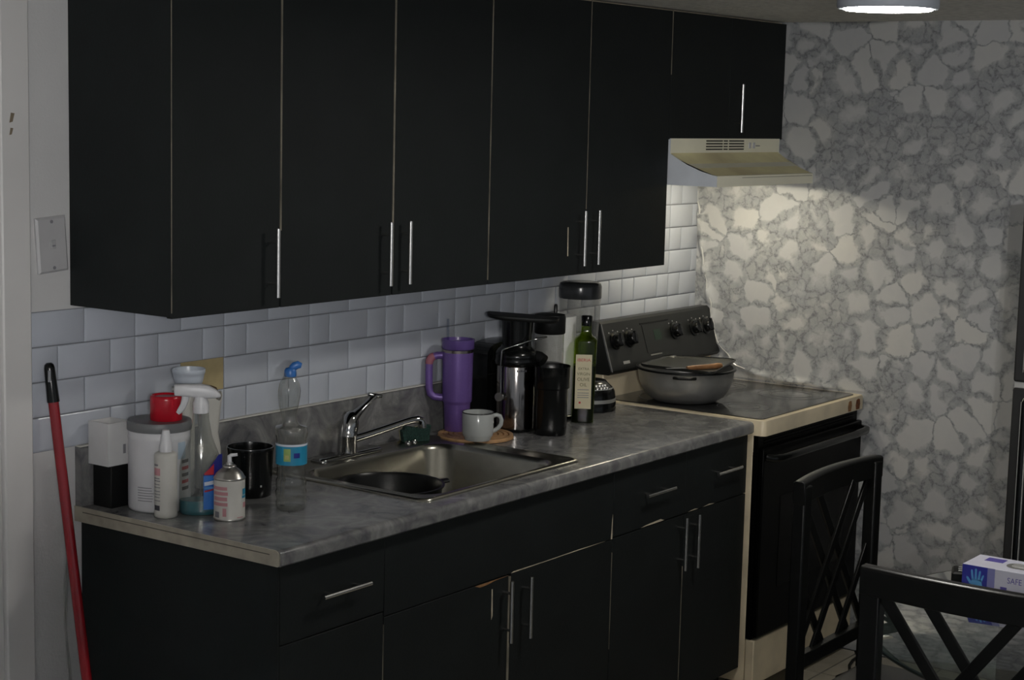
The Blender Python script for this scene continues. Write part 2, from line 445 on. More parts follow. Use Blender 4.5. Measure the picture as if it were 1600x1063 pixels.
# thin wire down the left wall
wire = MB()
wire.tube([(-0.03+0.012*math.sin(k*0.8)*(k/20), -0.004, 0.86-0.04*k) for k in range(21)], 0.0016, 6)
wire.tube([(-0.028-0.010*math.sin(k*0.55), -0.004, 0.80-0.04*k) for k in range(20)], 0.0016, 6)
tag(wire.build('wall_wire', pbr('pale wire', (0.32, 0.32, 0.31), 0.5)), 'thin pale double wire hanging down the white wall beside the cabinet', 'wire')

# ================================================================ UPPER CABINETS
ZU, DU = 1.391, 0.332
def bar_handle(parent, p0, p1, yf, name='handle'):
    # bar between p0 and p1 (x,z), standing off the face yf
    m = MB(); y = yf-0.028
    a, b = Vector((p0[0], y, p0[1])), Vector((p1[0], y, p1[1]))
    m.tube([a, b], 0.0052, 12)
    for t in (0.2, 0.8):
        p = a.lerp(b, t); m.tube([(p.x, yf, p.z), (p.x, y, p.z)], 0.0038, 8)
    return m.build(name, NICKEL, parent)
def upper(x0, x1, z0, z1, doors, label, side=False):
    t = thing('upper_cabinet', ((x0+x1)/2, 0, z0), 0, label, 'cabinet', 'black wall cabinets')
    ox = (x0+x1)/2
    bx = box('carcass', BARE, x0-ox, x1-ox, -DU+0.019, -0.001, 0.004, z1-z0, t)
    if side: box('side_panel', BLACKP, x0-ox-0.004, x0-ox+0.0018, -DU+0.0003, -0.001, 0, z1-z0, t)
    box('bottom_panel', BLACKP, x0-ox, x1-ox, -DU+0.018, -0.001, 0, 0.004, t)
    for (a, b, hx, chip) in doors:
        d = box('door', BLACKP, a-ox, b-ox, -DU, -DU+0.018, -0.004, z1-z0-0.004, t, 0.0015)
        if hx is not None:
            hz = (0.024, 0.186) if z0 < 1.5 else (0.020, 0.180)
            bar_handle(d, (hx-ox, hz[0]), (hx-ox, hz[1]), -DU)
    return t
upper(-0.006, 0.341, ZU, ZC-0.003, [(-0.004, 0.3405, 0.306, 0)], 'single-door black wall cabinet at the left end, nearest the phone plate', True)
upper(0.3415, 1.1725, ZU, ZC-0.003, [(0.346, 0.756, 0.720, 0), (0.7625, 1.1705, 0.797, 0)], 'two-door black wall cabinet above the water bottle and faucet')
c3 = upper(1.173, 2.126, ZU, ZC-0.003, [(1.1745, 1.6575, 1.614, 0), (1.6605, 2.124, 1.690, 0)], 'two-door black wall cabinet above the juicer and paper towel roll')
upper(2.1265, 2.905, 1.791, ZC-0.003, [(2.1285, 2.513, None, 0), (2.5145, 2.905, 2.552, 0)], 'short black wall cabinet directly above the range hood')
UP = [o for o in COL.objects if o.name.startswith('upper_cabinet') and o.parent is None]
EDGE = pbr('dull bare edge', (0.20, 0.18, 0.14), 0.7, noise=0.5, nscale=9)
def bare_edge(cab, idx, x0, x1, z0, z1, y):
    d = [c for c in cab.children if c.name.startswith('door')][idx]
    return box('bare_edge', EDGE, x0-cab.location.x, x1-cab.location.x, y-0.0004, y+0.004, z0-cab.location.z, z1-cab.location.z, d)
bare_edge(UP[0], 0, -0.0066, -0.0042, 1.40, 2.19, -DU)
bare_edge(UP[1], 0, 0.3438, 0.3457, 1.57, 2.19, -DU)
bare_edge(UP[1], 1, 0.7572, 0.7622, 1.41, 2.19, -DU)
bare_edge(UP[2], 0, 1.1725, 1.1744, 1.40, 2.19, -DU)
bare_edge(UP[2], 1, 1.6588, 1.6600, 1.58, 2.19, -DU)
bare_edge(UP[3], 0, 2.1270, 2.1280, 1.99, 2.19, -DU)
m = MB(); x = 1.565-(1.173+2.126)/2
m.bar((x-0.001, -DU-0.0006, 1.53-ZU), (x+0.001, -DU-0.0006, 1.445-ZU), (1, 0, 0), 0.004, 0.0008); m.build('paint_scratch', BARE, [c for c in c3.children if c.name.startswith('door')][0])

# ================================================================ COUNTERTOP
ct = thing('countertop', (0, 0, T), 0, 'grey marble-look laminate countertop with low backsplash and cream end cap', 'countertop')
D, TK, CX1 = 0.662, 0.036, 2.152
def cprof(y_back):
    # post-formed profile in (y, z)
    p = [(y_back, -TK), (y_back, 0)]
    for k in range(9):
        a = PI/2-PI/2*k/8; p.append((-D+0.014-0.014*math.cos(a), -0.014+0.014*math.sin(a)))
    p += [(-D, -TK+0.004), (-D+0.004, -TK)]
    return p
m = MB()
m.prism(cprof(-0.001), 0.0, 0.585)
m.prism(cprof(-0.001), 1.255, CX1)
m.prism(cprof(-0.592), 0.585, 1.255)
m.box(0.585, 1.255, -0.056, -0.001, -TK, 0)
m.build('worktop', LAM, ct, 30)
pb = [(-0.001, 0.0), (-0.022, 0.0), (-0.022, 0.128)] + [(-0.022+0.010*(1-math.cos(PI/2*k/5)), 0.128+0.014*math.sin(PI/2*k/5)) for k in range(1, 6)] + [(-0.001, 0.1425)]
MB().prism(pb, 0.0, CX1).build('backsplash', LAM, ct, 30)
m = MB(); m.prism([(y+0.0005, z) if y > -0.6 else (y+0.004, z) for y, z in cprof(-0.001)], -0.003, 0.0); m.build('end_cap', pbr('dirty cream edge', (0.34, 0.31, 0.25), 0.5, noise=0.25, nscale=18), ct, 30)
box('end_cap_strip', pbr('dark glue line', (0.08, 0.075, 0.06), 0.7), -0.0036, -0.002, -0.63, -0.03, -0.0125, -0.0105, ct)
box('bead', pbr('caulk', (0.55, 0.54, 0.5), 0.6), 0.0, CX1, -0.020, -0.001, 0.142, 0.1455, ct)

# ================================================================ BASE CABINETS
FY = -0.636; ZB = T-TK
def base(x0, x1, fronts, label, side=False):
    t = thing('base_cabinet', ((x0+x1)/2, 0, 0), 0, label, 'cabinet', 'black base cabinets')
    ox = (x0+x1)/2
    if True: box('carcass', BARE, x0-ox, x1-ox, FY+0.019, -0.002, 0.10, ZB-0.19, t)
    box('upper_frame', BLACKP, x0-ox, x1-ox, FY+0.019, FY+0.036, ZB-0.19, ZB-0.001, t)
    box('toe_kick', BLKM, x0-ox, x1-ox, FY+0.07, FY+0.09, 0, 0.10, t)
    if side: box('side_panel', BLACKP, x0-ox-0.005, x0-ox+0.0, FY+0.0, -0.002, 0, ZB-0.001, t)
    for (kind, a, b, z0, z1, h) in fronts:
        d = box(kind, BLACKP, a-ox, b-ox, FY, FY+0.018, z0, z1, t, 0.0015)
        if h: bar_handle(d, (h[0]-ox, h[1]), (h[2]-ox, h[3]), FY)
    return t
bl = base(0.022, 0.378, [('drawer', 0.024, 0.3775, 0.693, 0.874, (0.136, 0.782, 0.298, 0.782)), ('door', 0.024, 0.376, 0.11, 0.690, None)],
     'black base cabinet at the left end of the counter with one drawer', True)
bs = base(0.3785, 1.377, [('false_front', 0.379, 1.3765, 0.680, 0.874, None), ('door', 0.380, 0.879, 0.11, 0.6775, (0.857, 0.507, 0.857, 0.670)), ('door', 0.892, 1.376, 0.11, 0.677, (0.944, 0.500, 0.944, 0.664))],
     'wide black sink base cabinet with pale gap between its two doors')
br = base(1.3775, 2.1635, [('drawer', 1.379, 1.778, 0.683, 0.874, (1.517, 0.782, 1.673, 0.782)), ('drawer', 1.779, 2.163, 0.683, 0.874, (1.930, 0.782, 2.081, 0.782)),
     ('door', 1.379, 1.7765, 0.11, 0.6795, (1.746, 0.518, 1.746, 0.679)), ('door', 1.7815, 2.163, 0.11, 0.6795, (1.822, 0.512, 1.822, 0.676))],
     'black base cabinet with two drawers and two doors beside the range')
def chip(parent, px, pts, mat=BARE):
    m = MB(); m.prism([(x-px, z) for x, z in pts], FY-0.0009, FY-0.0001, 'y'); return m.build('paint_chip', mat, parent)
sx = (0.3785+1.377)/2; sd = [c for c in bs.children if c.name.startswith(('door', 'false'))]
chip(sd[1], sx, [(0.735, 0.677), (0.755, 0.670), (0.785, 0.671), (0.82, 0.675), (0.879, 0.6765), (0.735, 0.6775)], CHIP)
chip(sd[1], sx, [(0.806, 0.655), (0.810, 0.655), (0.812, 0.585), (0.807, 0.575)])
chip(sd[0], sx, [(0.89, 0.680), (1.1, 0.680), (1.34, 0.680), (1.2, 0.6825), (1.05, 0.6815), (0.9, 0.683)])
chip(sd[0], sx, [(1.369, 0.680), (1.3755, 0.680), (1.3755, 0.75), (1.3725, 0.73)])
bare_edge(bs, 1, 0.8805, 0.8905, 0.12, 0.672, FY+0.001)
bare_edge(br, 1, 1.7778, 1.7800, 0.12, 0.52, FY)
bare_edge(br, 0, 1.3770, 1.3786, 0.36, 0.64, FY)
bare_edge(bs, 0, 0.3780, 0.3788, 0.30, 0.66, FY)
rx = (1.3775+2.1635)/2; rd = [c for c in br.children if c.name.startswith(('door', 'drawer'))]
chip(rd[0], rx, [(1.53, 0.6835), (1.66, 0.6835), (1.64, 0.690), (1.56, 0.687)])
chip(rd[1], rx, [(1.80, 0.6835), (1.86, 0.6835), (1.84, 0.687)])
chip(rd[1], rx, [(1.89, 0.6835), (1.96, 0.6835), (1.93, 0.687)])

# ================================================================ SINK, FAUCET, SPONGE, PAN
sk = thing('kitchen_sink', (0.918, -0.33, T), 0, 'stainless steel drop-in sink set in the grey countertop', 'sink')
m = MB(); hx, hy = 0.348, 0.272
bx_, by_ = 0.285, 0.208; cy = -0.010
by0 = -0.215+0.004
rr = [rrect(0, 0, hx, hy, 0.03, 0.0002), rrect(0, 0, hx-0.0008, hy-0.0008, 0.03, 0.003), rrect(0, 0, hx-0.0025, hy-0.0025, 0.03, 0.0055), rrect(0, 0, hx-0.005, hy-0.005, 0.03, 0.007), rrect(0, 0, hx-0.008, hy-0.008, 0.029, 0.0075), rrect(0, 0, hx-0.012, hy-0.012, 0.028, 0.0065),
      rrect(0, 0, hx-0.018, hy-0.018, 0.026, 0.0035),
      rrect(-0.005, -0.024, bx_+0.014, by_+0.012, 0.075, 0.0035), rrect(-0.005, -0.024, bx_+0.008, by_+0.006, 0.072, 0.001), rrect(-0.005, -0.024, bx_, by_, 0.07, -0.012),
      rrect(-0.005, -0.024, bx_-0.008, by_-0.008, 0.07, -0.135), rrect(-0.005, -0.024, bx_-0.025, by_-0.025, 0.065, -0.163),
      rrect(-0.005, -0.024, bx_-0.06, by_-0.06, 0.06, -0.170), rrect(-0.005, -0.024, 0.045, 0.045, 0.044, -0.174)]
m.rings(rr, False, True).build('basin', SINKM, sk, 40)
m = MB(); m.lathe([(0.045, -0.1735), (0.043, -0.168), (0.034, -0.168), (0.03, -0.1725)], 24, (-0.005, -0.024)).build('drain', CHROME, sk)
for x in (0.205, 0.232):
    m = MB(); m.lathe([(0.010, 0.0035), (0.010, 0.008), (0.007, 0.013), (0.001, 0.0145)], 16, (x-0.005, 0.225)); m.build('hole_cap', CHROME, sk)

fc = thing('faucet', (0.872, -0.090, T+0.0037), 0, 'chrome single-lever faucet with long swivel spout at the back of the sink', 'faucet')
m = MB(); rs = []
for z, g in ((0, 0), (0.006, 0), (0.011, -0.004), (0.0125, -0.010)):
    rs.append(rrect(0, 0, 0.128+g, 0.027+g, 0.0165, z))
m.rings(rs).build('deck_plate', CHROME, fc, 50)
m = MB(); m.lathe([(0.0275, 0.010), (0.0265, 0.02), (0.0255, 0.055), (0.0262, 0.058), (0.0250, 0.061), (0.0262, 0.075), (0.0255, 0.092), (0.0215, 0.108), (0.0130, 0.119), (0.004, 0.1225)], 28, shift=lambda z: (max(0, z-0.05)*0.20, 0)).build('body', CHROME, fc, 60)
m = MB(); lv = [(0.008, -0.002, 0.094), (0.022, -0.004, 0.108), (0.040, -0.008, 0.121), (0.060, -0.012, 0.135), (0.080, -0.016, 0.149), (0.092, -0.018, 0.158)]
m.tube(lv, [0.021, 0.017, 0.012, 0.0095, 0.009, 0.010], 14, (1.1, 0.8)); m.tube([(0.072, -0.01, 0.164), (0.086, -0.016, 0.158), (0.112, -0.026, 0.155)], [0.004, 0.008, 0.005], 10); m.build('lever', CHROME, fc, 60)
m = MB(); sp = [(0.010, -0.006, 0.045), (0.05, -0.028, 0.055), (0.10, -0.056, 0.070), (0.145, -0.081, 0.084), (0.165, -0.092, 0.089), (0.180, -0.100, 0.090), (0.189, -0.105, 0.086), (0.192, -0.107, 0.076), (0.192, -0.107, 0.066)]
m.tube(sp, [0.012, 0.0115, 0.0105, 0.010, 0.010, 0.0105, 0.0115, 0.012, 0.012], 16).build('spout', CHROME, fc, 60)

spg = thing('sponge', (1.165, -0.089, T+0.0037), -0.45, 'dark green scouring sponge with notched top on the sink edge', 'sponge')
m = MB(); poly = [(-0.040, 0), (0.042, 0), (0.043, 0.022), (0.047, 0.046), (0.030, 0.046), (0.005, 0.040), (-0.015, 0.044), (-0.034, 0.047), (-0.038, 0.038), (-0.046, 0.034)]
m.prism(poly, -0.016, 0.004, 'y').build('scourer', SPONGE, spg, 35, 0.002)
m = MB(); m.prism([(x*0.94, z*0.95) for x, z in poly], 0.0042, 0.016, 'y').build('foam', SPONGEY, spg, 35, 0.002)

pan = thing('cooking_pan', (0.800, -0.300, T-0.1695), 0, 'deep black nonstick pan lying in the steel sink', 'pan')
pz = 0.135
m = MB(); m.lathe([(0.10, 0.0), (0.118, 0.006), (0.132, 0.05), (0.140, pz-0.004), (0.146, pz), (0.146, pz+0.004), (0.140, pz+0.004), (0.135, pz-0.004), (0.127, 0.05), (0.113, 0.012), (0.02, 0.008)], 56, cap1=True).build('bowl', PANB, pan, 40)
m = MB(); m.tube([(0.139, -0.03, pz-0.012), (0.16, -0.036, pz-0.014), (0.19, -0.046, pz-0.012)], [0.011, 0.010, 0.009], 10, (1.4, 0.7)).build('handle', BLKM, pan)

# ================================================================ RANGE
rg = thing('electric_range', (2.535, 0, 0), 0, 'cream electric range with black oven door and smooth glass cooktop', 'range')
hw_ = 0.365
box('body', CREAM, -hw_, hw_, -0.652, -0.03, 0.06, 0.868, rg, 0.003)
m = MB(); zt = 0.918 ; fx = 0.371
m.rings([rrect(0, -0.362, fx, 0.332, 0.018, 0.869), rrect(0, -0.362, fx, 0.332, 0.018, zt-0.008), rrect(0, -0.362, fx-0.003, 0.329, 0.018, zt-0.001), rrect(0, -0.362, fx-0.012, 0.320, 0.016, zt), rrect(0, -0.362, fx-0.022, 0.310, 0.014, zt-0.001)], True, True).build('cooktop_frame', CREAM, rg, 50)
m = MB(); m.rings([rrect(0, -0.362, fx-0.024, 0.308, 0.022, zt-0.0012), rrect(0, -0.362, fx-0.024, 0.308, 0.022, zt+0.0015), rrect(0, -0.362, fx-0.026, 0.306, 0.022, zt+0.002)]).build('glass_top', GLTOP, rg, 50)
for (x, y, r) in ((-0.17, -0.51, 0.085), (0.17, -0.51, 0.11), (-0.17, -0.24, 0.11), (0.17, -0.24, 0.085)):
    m = MB()
    for q in (r, r*0.62):
        m.rings([[(x+(q+d)*math.cos(2*PI*k/48), y+(q+d)*math.sin(2*PI*k/48), zt+h) for k in range(48)] for d, h in ((0, 0.0020), (0, 0.0024), (0.003, 0.0024), (0.003, 0.0020))], False, False)
    m.build('burner_ring', RINGM, rg)
for (x0, x1) in ((0.300, 0.335), (0.238, 0.268)):
    m = MB(); zz0 = 0.872
    m.prism([(x0+0.004, zz0), (x1-0.004, zz0), (x1, zz0+0.018), (x1-0.003, zz0+0.034), ((x0+x1)/2, zz0+0.037), (x0+0.005, zz0+0.033), (x0, zz0+0.015)], -0.6945, -0.6938, 'y'); m.build('rust_stain', RUST if x0 > 0.29 else pbr('light rust', (0.34, 0.17, 0.07), 0.7, noise=0.4, nscale=60), rg)
# oven front
box('vent_trim', BLKE, -hw_, hw_, -0.672, -0.6525, 0.815, 0.868, rg, 0.002)
for k in range(3):
    box('vent_rib', BLKE, -0.33, 0.33, -0.676, -0.672, 0.838+0.010*k, 0.842+0.010*k, rg, 0.001)
od = box('oven_door', BLKE, -hw_, hw_, -0.692, -0.6725, 0.215, 0.828, rg, 0.004)
box('door_liner', BLKE, -hw_, hw_, -0.672, -0.6525, 0.207, 0.8149, rg)
box('window', pbr('oven glass', (0.0015, 0.0015, 0.0015), 0.25, spec=0.08), -0.24, 0.24, -0.6935, -0.6915, 0.36, 0.66, od, 0.001)
m = MB(); hp = [(-0.345, -0.690, 0.800), (-0.335, -0.708, 0.797), (-0.30, -0.724, 0.797), (-0.22, -0.733, 0.801), (0, -0.737, 0.803), (0.22, -0.735, 0.803), (0.31, -0.731, 0.803), (0.335, -0.722, 0.803), (0.345, -0.700, 0.803), (0.346, -0.690, 0.803)]
m.tube(hp, 0.013, 12, (1.0, 1.0)).build('handle', BLK, od, 60)
box('drawer', CREAM, -hw_, hw_, -0.685, -0.653, 0.055, 0.205, rg, 0.004)
for sx_ in (-1, 1): box('foot', BLKM, sx_*0.33-0.02, sx_*0.33+0.02, -0.62, -0.58, 0, 0.06, rg)
# back guard
box('riser', CREAM, -hw_, hw_, -0.085, -0.024, zt-0.004, 1.02, rg, 0.004)
m = MB(); m.prism([(-0.026, 1.000), (-0.108, 1.000), (-0.120, 1.012), (-0.070, 1.168), (-0.060, 1.176), (-0.026, 1.176)], -hw_-0.004, hw_+0.004, 'x')
gd = m.build('control_panel', CONS, rg, 30, 0.003)
def on_panel(x, s, off=0.0):
    # point at height share s of the sloping face, lifted by off
    a, b = Vector((x, -0.120, 1.012)), Vector((x, -0.070, 1.168)); p = a.lerp(b, s)
    n = Vector((0, -0.952, 0.305)).normalized()
    return p+n*off
def panel_quad(name, mat, x0, x1, s0, s1, off=0.0012):
    m = MB(); m.rings([[on_panel(x0, s0, o), on_panel(x1, s0, o), on_panel(x1, s1, o), on_panel(x0, s1, o)] for o in (0.0, off)]); return m.build(name, mat, gd)
for sx_ in (-1,):
    panel_quad('end_trim', pbr('grey panel trim', (0.16, 0.16, 0.16), 0.3), -hw_-0.002, -hw_+0.003, 0.0, 1.0, 0.001)
panel_quad('display', CONS, -0.12, 0.05, 0.25, 0.85, 0.0015)
panel_quad('clock', GREENL, -0.055, -0.01, 0.5, 0.72, 0.0022)
panel_quad('maker_badge', pbr('grey print', (0.30, 0.30, 0.30), 0.5), -0.285, -0.245, 0.12, 0.18, 0.001)
panel_quad('display_line', pbr('grey print 2', (0.22, 0.22, 0.20), 0.5), -0.105, -0.03, 0.19, 0.215, 0.002)
panel_quad('display_border', BLKM, -0.13, 0.06, 0.87, 0.90, 0.0018)
for x in (-0.305, -0.215, 0.086, 0.222, 0.306):
    m = MB(); c = on_panel(x, 0.62, 0); n = Vector((0, -0.952, 0.305)).normalized(); e1 = Vector((1, 0, 0)); e2 = n.cross(e1)
    rs = []
    for r_, o in ((0.030, 0.0005), (0.030, 0.004), (0.024, 0.007), (0.022, 0.022), (0.019, 0.026)):
        rs.append([c+n*o+(e1*math.cos(2*PI*k/24)+e2*math.sin(2*PI*k/24))*r_ for k in range(24)])
    kb = m.rings(rs).build('knob', BLK, gd, 40)
    m = MB(); m.bar(c+n*0.027-e2*0.022, c+n*0.027+e2*0.022, e1, 0.009, 0.012); m.build('grip', BLK, kb, 35, 0.002)
    for q in (-1, 0, 1):
        m = MB(); p = c+e1*0.030*q*0.9-e2*(0.034-abs(q)*0.006)*-1; m.bar(p+n*0.0008, p+n*0.0008+e2*0.004, e1, 0.006, 0.0008); m.build('mark', pbr('grey print', (0.3, 0.3, 0.3), 0.5), kb)

# pot, tray and spatula on the range
pt = thing('large_pot', (2.337, -0.304, zt+0.0024), 0, 'large worn grey aluminium pot on the left rear of the cooktop', 'pot')
m = MB(); m.lathe([(0.085, 0), (0.105, 0.004), (0.130, 0.020), (0.148, 0.048), (0.157, 0.075), (0.161, 0.106), (0.165, 0.109), (0.165, 0.113), (0.158, 0.113), (0.153, 0.075), (0.143, 0.048), (0.12, 0.02), (0.05, 0.01)], 64).build('pot_body', POTM, pt, 50)
rim = MB(); rim.rings([[((r_)*math.cos(2*PI*k/64), r_*math.sin(2*PI*k/64), z) for k in range(64)] for r_, z in ((0.1635, 0.1062), (0.1668, 0.1072), (0.1668, 0.1136), (0.157, 0.1136))], False, False); rim.build('rim', PANB, pt)
for a in (0.5, 0.5+PI):
    m = MB(); c, s = math.cos(a), math.sin(a)
    m.tube([(0.162*c-0.035*s*q, 0.162*s+0.035*c*q, 0.097) if abs(q) == 1 else (0.185*c-0.028*s*q, 0.185*s+0.028*c*q, 0.099) for q in (-1, -0.7, 0.7, 1)], 0.005, 8).build('lug', PANB, pt)
tr = thing('baking_tray', (2.366, -0.300, zt+0.1165), 0.02, 'dark square shallow tray laid across the top of the grey pot', 'tray')
m = MB(); q = [(-0.150, 0.112), (0.118, 0.150), (0.198, -0.078), (-0.150, -0.170)]
def qring(s_, z):
    out = []
    for i in range(4):
        p0 = Vector(q[i])*s_; pa = Vector(q[i-1])*s_; pb_ = Vector(q[(i+1) % 4])*s_
        a = p0+(pa-p0).normalized()*0.035; b = p0+(pb_-p0).normalized()*0.035
        for k in range(6):
            t = k/5; out.append(((1-t)**2*a.x+2*t*(1-t)*p0.x+t*t*b.x, (1-t)**2*a.y+2*t*(1-t)*p0.y+t*t*b.y, z))
    return out
m.rings([qring(0.90, 0.0), qring(0.965, 0.0005), qring(0.99, 0.005), qring(1.0, 0.0055), qring(1.0, 0.0085), qring(0.975, 0.0085), qring(0.95, 0.0032), qring(0.8, 0.003)]).build('tray_pan', pbr('dark coated tray', (0.035, 0.036, 0.032), 0.35, noise=0.3, nscale=25), tr, 40)
m = MB()
m.rings([qring(0.972, 0.0086), qring(0.975, 0.0104), qring(0.998, 0.0104), qring(1.002, 0.0070)], False, False).build('tray_rim', PANB, tr, 40)
sp_ = thing('spatula', (2.30, -0.395, zt+0.1275), -0.46, 'utensil with brown wooden handle lying on the dark tray', 'utensil')
m = MB(); m.tube([(-0.070, 0, 0), (-0.05, 0, 0), (0.02, 0, 0.001), (0.05, 0, 0.002), (0.066, 0, 0.002), (0.070, 0, 0.002)], [0.006, 0.008, 0.0085, 0.010, 0.008, 0.003], 12).build('handle', WOODH, sp_, 60)
m = MB(); m.bar((-0.145, 0.01, 0.001), (-0.068, 0, 0), (0, 1, 0), 0.012, 0.0015); m.build('blade', STEEL, sp_)

# ================================================================ HOOD
hd = thing('range_hood', (2.498, 0, 1.62), 0, 'cream under-cabinet range hood with vent slots over the range', 'range hood')
HW = 0.367
def hz(z): return z-1.62
def hood_x(y): return 0.385 if y > -0.335 else 0.385-0.075*(-0.335-y)/0.172
m = MB()
cv = [(-0.335, hz(1.742)), (-0.360, hz(1.728)), (-0.40, hz(1.708)), (-0.45, hz(1.690)), (-0.49, hz(1.680)), (-0.507, hz(1.677))]
m.prism([(-0.002, hz(1.79)), (-0.335, hz(1.79))]+cv+[(-0.507, hz(1.643)), (-0.502, hz(1.643)), (-0.502, hz(1.672)), (-0.335, hz(1.735)), (-0.002, hz(1.735))], -HW+0.0015, HW-0.0015)
for i_, v_ in enumerate(m.v):
    if v_[0] > 0: m.v[i_] = (hood_x(v_[1])-0.0015, v_[1], v_[2])
m.build('shell', HOODM, hd, 25)
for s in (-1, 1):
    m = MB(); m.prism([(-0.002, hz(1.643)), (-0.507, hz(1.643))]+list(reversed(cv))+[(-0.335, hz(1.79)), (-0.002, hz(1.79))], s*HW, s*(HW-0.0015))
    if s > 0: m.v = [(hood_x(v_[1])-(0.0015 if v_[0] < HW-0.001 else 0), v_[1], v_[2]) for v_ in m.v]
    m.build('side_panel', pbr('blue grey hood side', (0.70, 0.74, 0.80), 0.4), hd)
m = MB()
m.rings([[(x, y-0.001, z+0.0016) for x in (-HW+0.004, hood_x(y)-0.012)] for y, z in cv[:-1]]+[[(x, -0.503, hz(1.6785)) for x in (-HW+0.004, hood_x(-0.507)-0.012)]], False, False, closed=False)
m.build('yellowed_top', HOODY, hd, 40)
slot = pbr('vent dark', (0.02, 0.018, 0.012), 0.8)
for (x0, x1) in ((2.360, 2.470), (2.478, 2.505), (2.515, 2.618)):
    for k in range(4):
        z = hz(1.7525+0.0092*k); box('vent_slot', slot, x0-2.498, x1-2.498, -0.3364, -0.3349, z, z+0.0042, hd)
for x in (2.661, 2.690):
    s_ = box('switch', WHITEP, x-2.498-0.008, x-2.498+0.008, -0.3375, -0.335, hz(1.757), hz(1.777), hd, 0.001)
box('switch_text', LGREY, 2.705-2.498, 2.735-2.498, -0.3358, -0.335, hz(1.764), hz(1.767), hd)
box('lip_line', pbr('hood line', (0.40, 0.38, 0.28), 0.5), -0.20, 0.30, -0.5078, -0.507, hz(1.669), hz(1.671), hd)
hl = box('lamp_lens', emit('hood lamp glow', (1.0, 0.91, 0.72), HOOD_LAMP), -0.02, 0.14, -0.34, -0.26, hz(1.703), hz(1.714), hd)
box('lamp_housing', HOODM, -0.04, 0.16, -0.335, -0.25, hz(1.7145), hz(1.7349), hd)
box('filter', pbr('greasy filter', (0.25, 0.23, 0.18), 0.5, 0.6, bump=0.6, bscale=200), -0.32, 0.32, -0.19, -0.02, hz(1.725), hz(1.732), hd)

# ================================================================ CEILING LAMP, ADDED UNSEEN LAMP
def ceiling_lamp(x, y, strength, label, nm):
    t = thing('ceiling_lamp', (x, y, ZC), 0, label, 'lamp')
    m = MB(); m.lathe([(0.112, 0), (0.117, -0.01), (0.117, -0.072), (0.114, -0.077), (0.104, -0.077), (0.102, -0.074), (0.102, -0.05)], 56).build('housing', LAMPM, t, 40)
    m = MB(); m.lathe([(0.1018, -0.060), (0.1018, -0.0785), (0.098, -0.0800)], 56).build('diffuser', emit(nm, (1.0, 0.965, 0.90), strength), t, 40)
    return t
ceiling_lamp(1.150, -1.482, CEIL_LAMP, 'round flush ceiling lamp glowing white above the table', 'ceiling lamp glow')
gl = thing('added_dish_lamp', (-3.10, -3.75, ZC), 0, 'added unseen ceiling fixture with two bare bulbs above an opaque metal dish', 'lamp')  # invented fixture, supplies the light and glints from behind the camera
m = MB(); m.lathe([(0.07, 0), (0.07, -0.02), (0.02, -0.03)], 32).build('canopy', LAMPM, gl, 50)
m = MB(); m.tube([(0, 0, -0.02), (0, 0, -0.365)], 0.008, 10).build('stem', LAMPM, gl, 60)
m = MB(); m.lathe([(0.02, -0.370), (0.15, -0.364), (0.26, -0.344), (0.30, -0.326), (0.302, -0.328), (0.262, -0.348), (0.15, -0.369), (0.02, -0.376)], 56).build('dish', LAMPM, gl, 50)  # dish shaped to keep the added light off the lower room
gm = emit('bulb glow', (1.0, 0.975, 0.95), ADDED_LAMP)
for (dx, dy, dz) in ((-0.045, 0.05, -0.277), (0.045, -0.05, -0.265)):
    m = MB(); m.tube([(0, 0, -0.305), (dx*0.7, dy*0.7, -0.305), (dx, dy, dz-0.022)], 0.007, 10).build('socket', LAMPM, gl, 60)
    m = MB(); m.lathe([(0.020*math.sin(PI*k/12), dz+0.020*math.cos(PI*k/12)) for k in range(13)], 20, (dx, dy)).build('bulb', gm, gl, 80)

# ================================================================ WALL PLATE, BROOM
wp = thing('phone_jack_plate', (-0.066, 0, 1.535), 0, 'grey-white phone jack plate screwed to the wall left of the cabinets', 'wall plate')
wp.rotation_euler = (0, -0.07, 0)
m = MB(); hx, hz_ = 0.043, 0.064
m.rings([[(-hx, 0, -hz_), (hx, 0, -hz_), (hx, 0, hz_), (-hx, 0, hz_)], [(-hx, -0.005, -hz_), (hx, -0.005, -hz_), (hx, -0.005, hz_), (-hx, -0.005, hz_)], [(-hx+0.005, -0.009, -hz_+0.005), (hx-0.005, -0.009, -hz_+0.005), (hx-0.005, -0.009, hz_-0.005), (-hx+0.005, -0.009, hz_-0.005)]]).build('plate', pbr('plate grey white', (0.47, 0.47, 0.48), 0.4), wp, 20)
for z in (0.053, -0.053):
    m = MB(); m.prism([(0.004*math.cos(2*PI*k/12), z+0.004*math.sin(2*PI*k/12)) for k in range(12)], -0.0105, -0.008, 'y'); m.build('screw', LGREY, wp)
box('jack', pbr('jack', (0.40, 0.40, 0.41), 0.4), -0.007, 0.007, -0.0125, -0.0088, -0.009, 0.011, wp, 0.001)
box('jack_slot', LGREY, -0.0045, 0.0045, -0.013, -0.0124, -0.004, 0.000, wp)

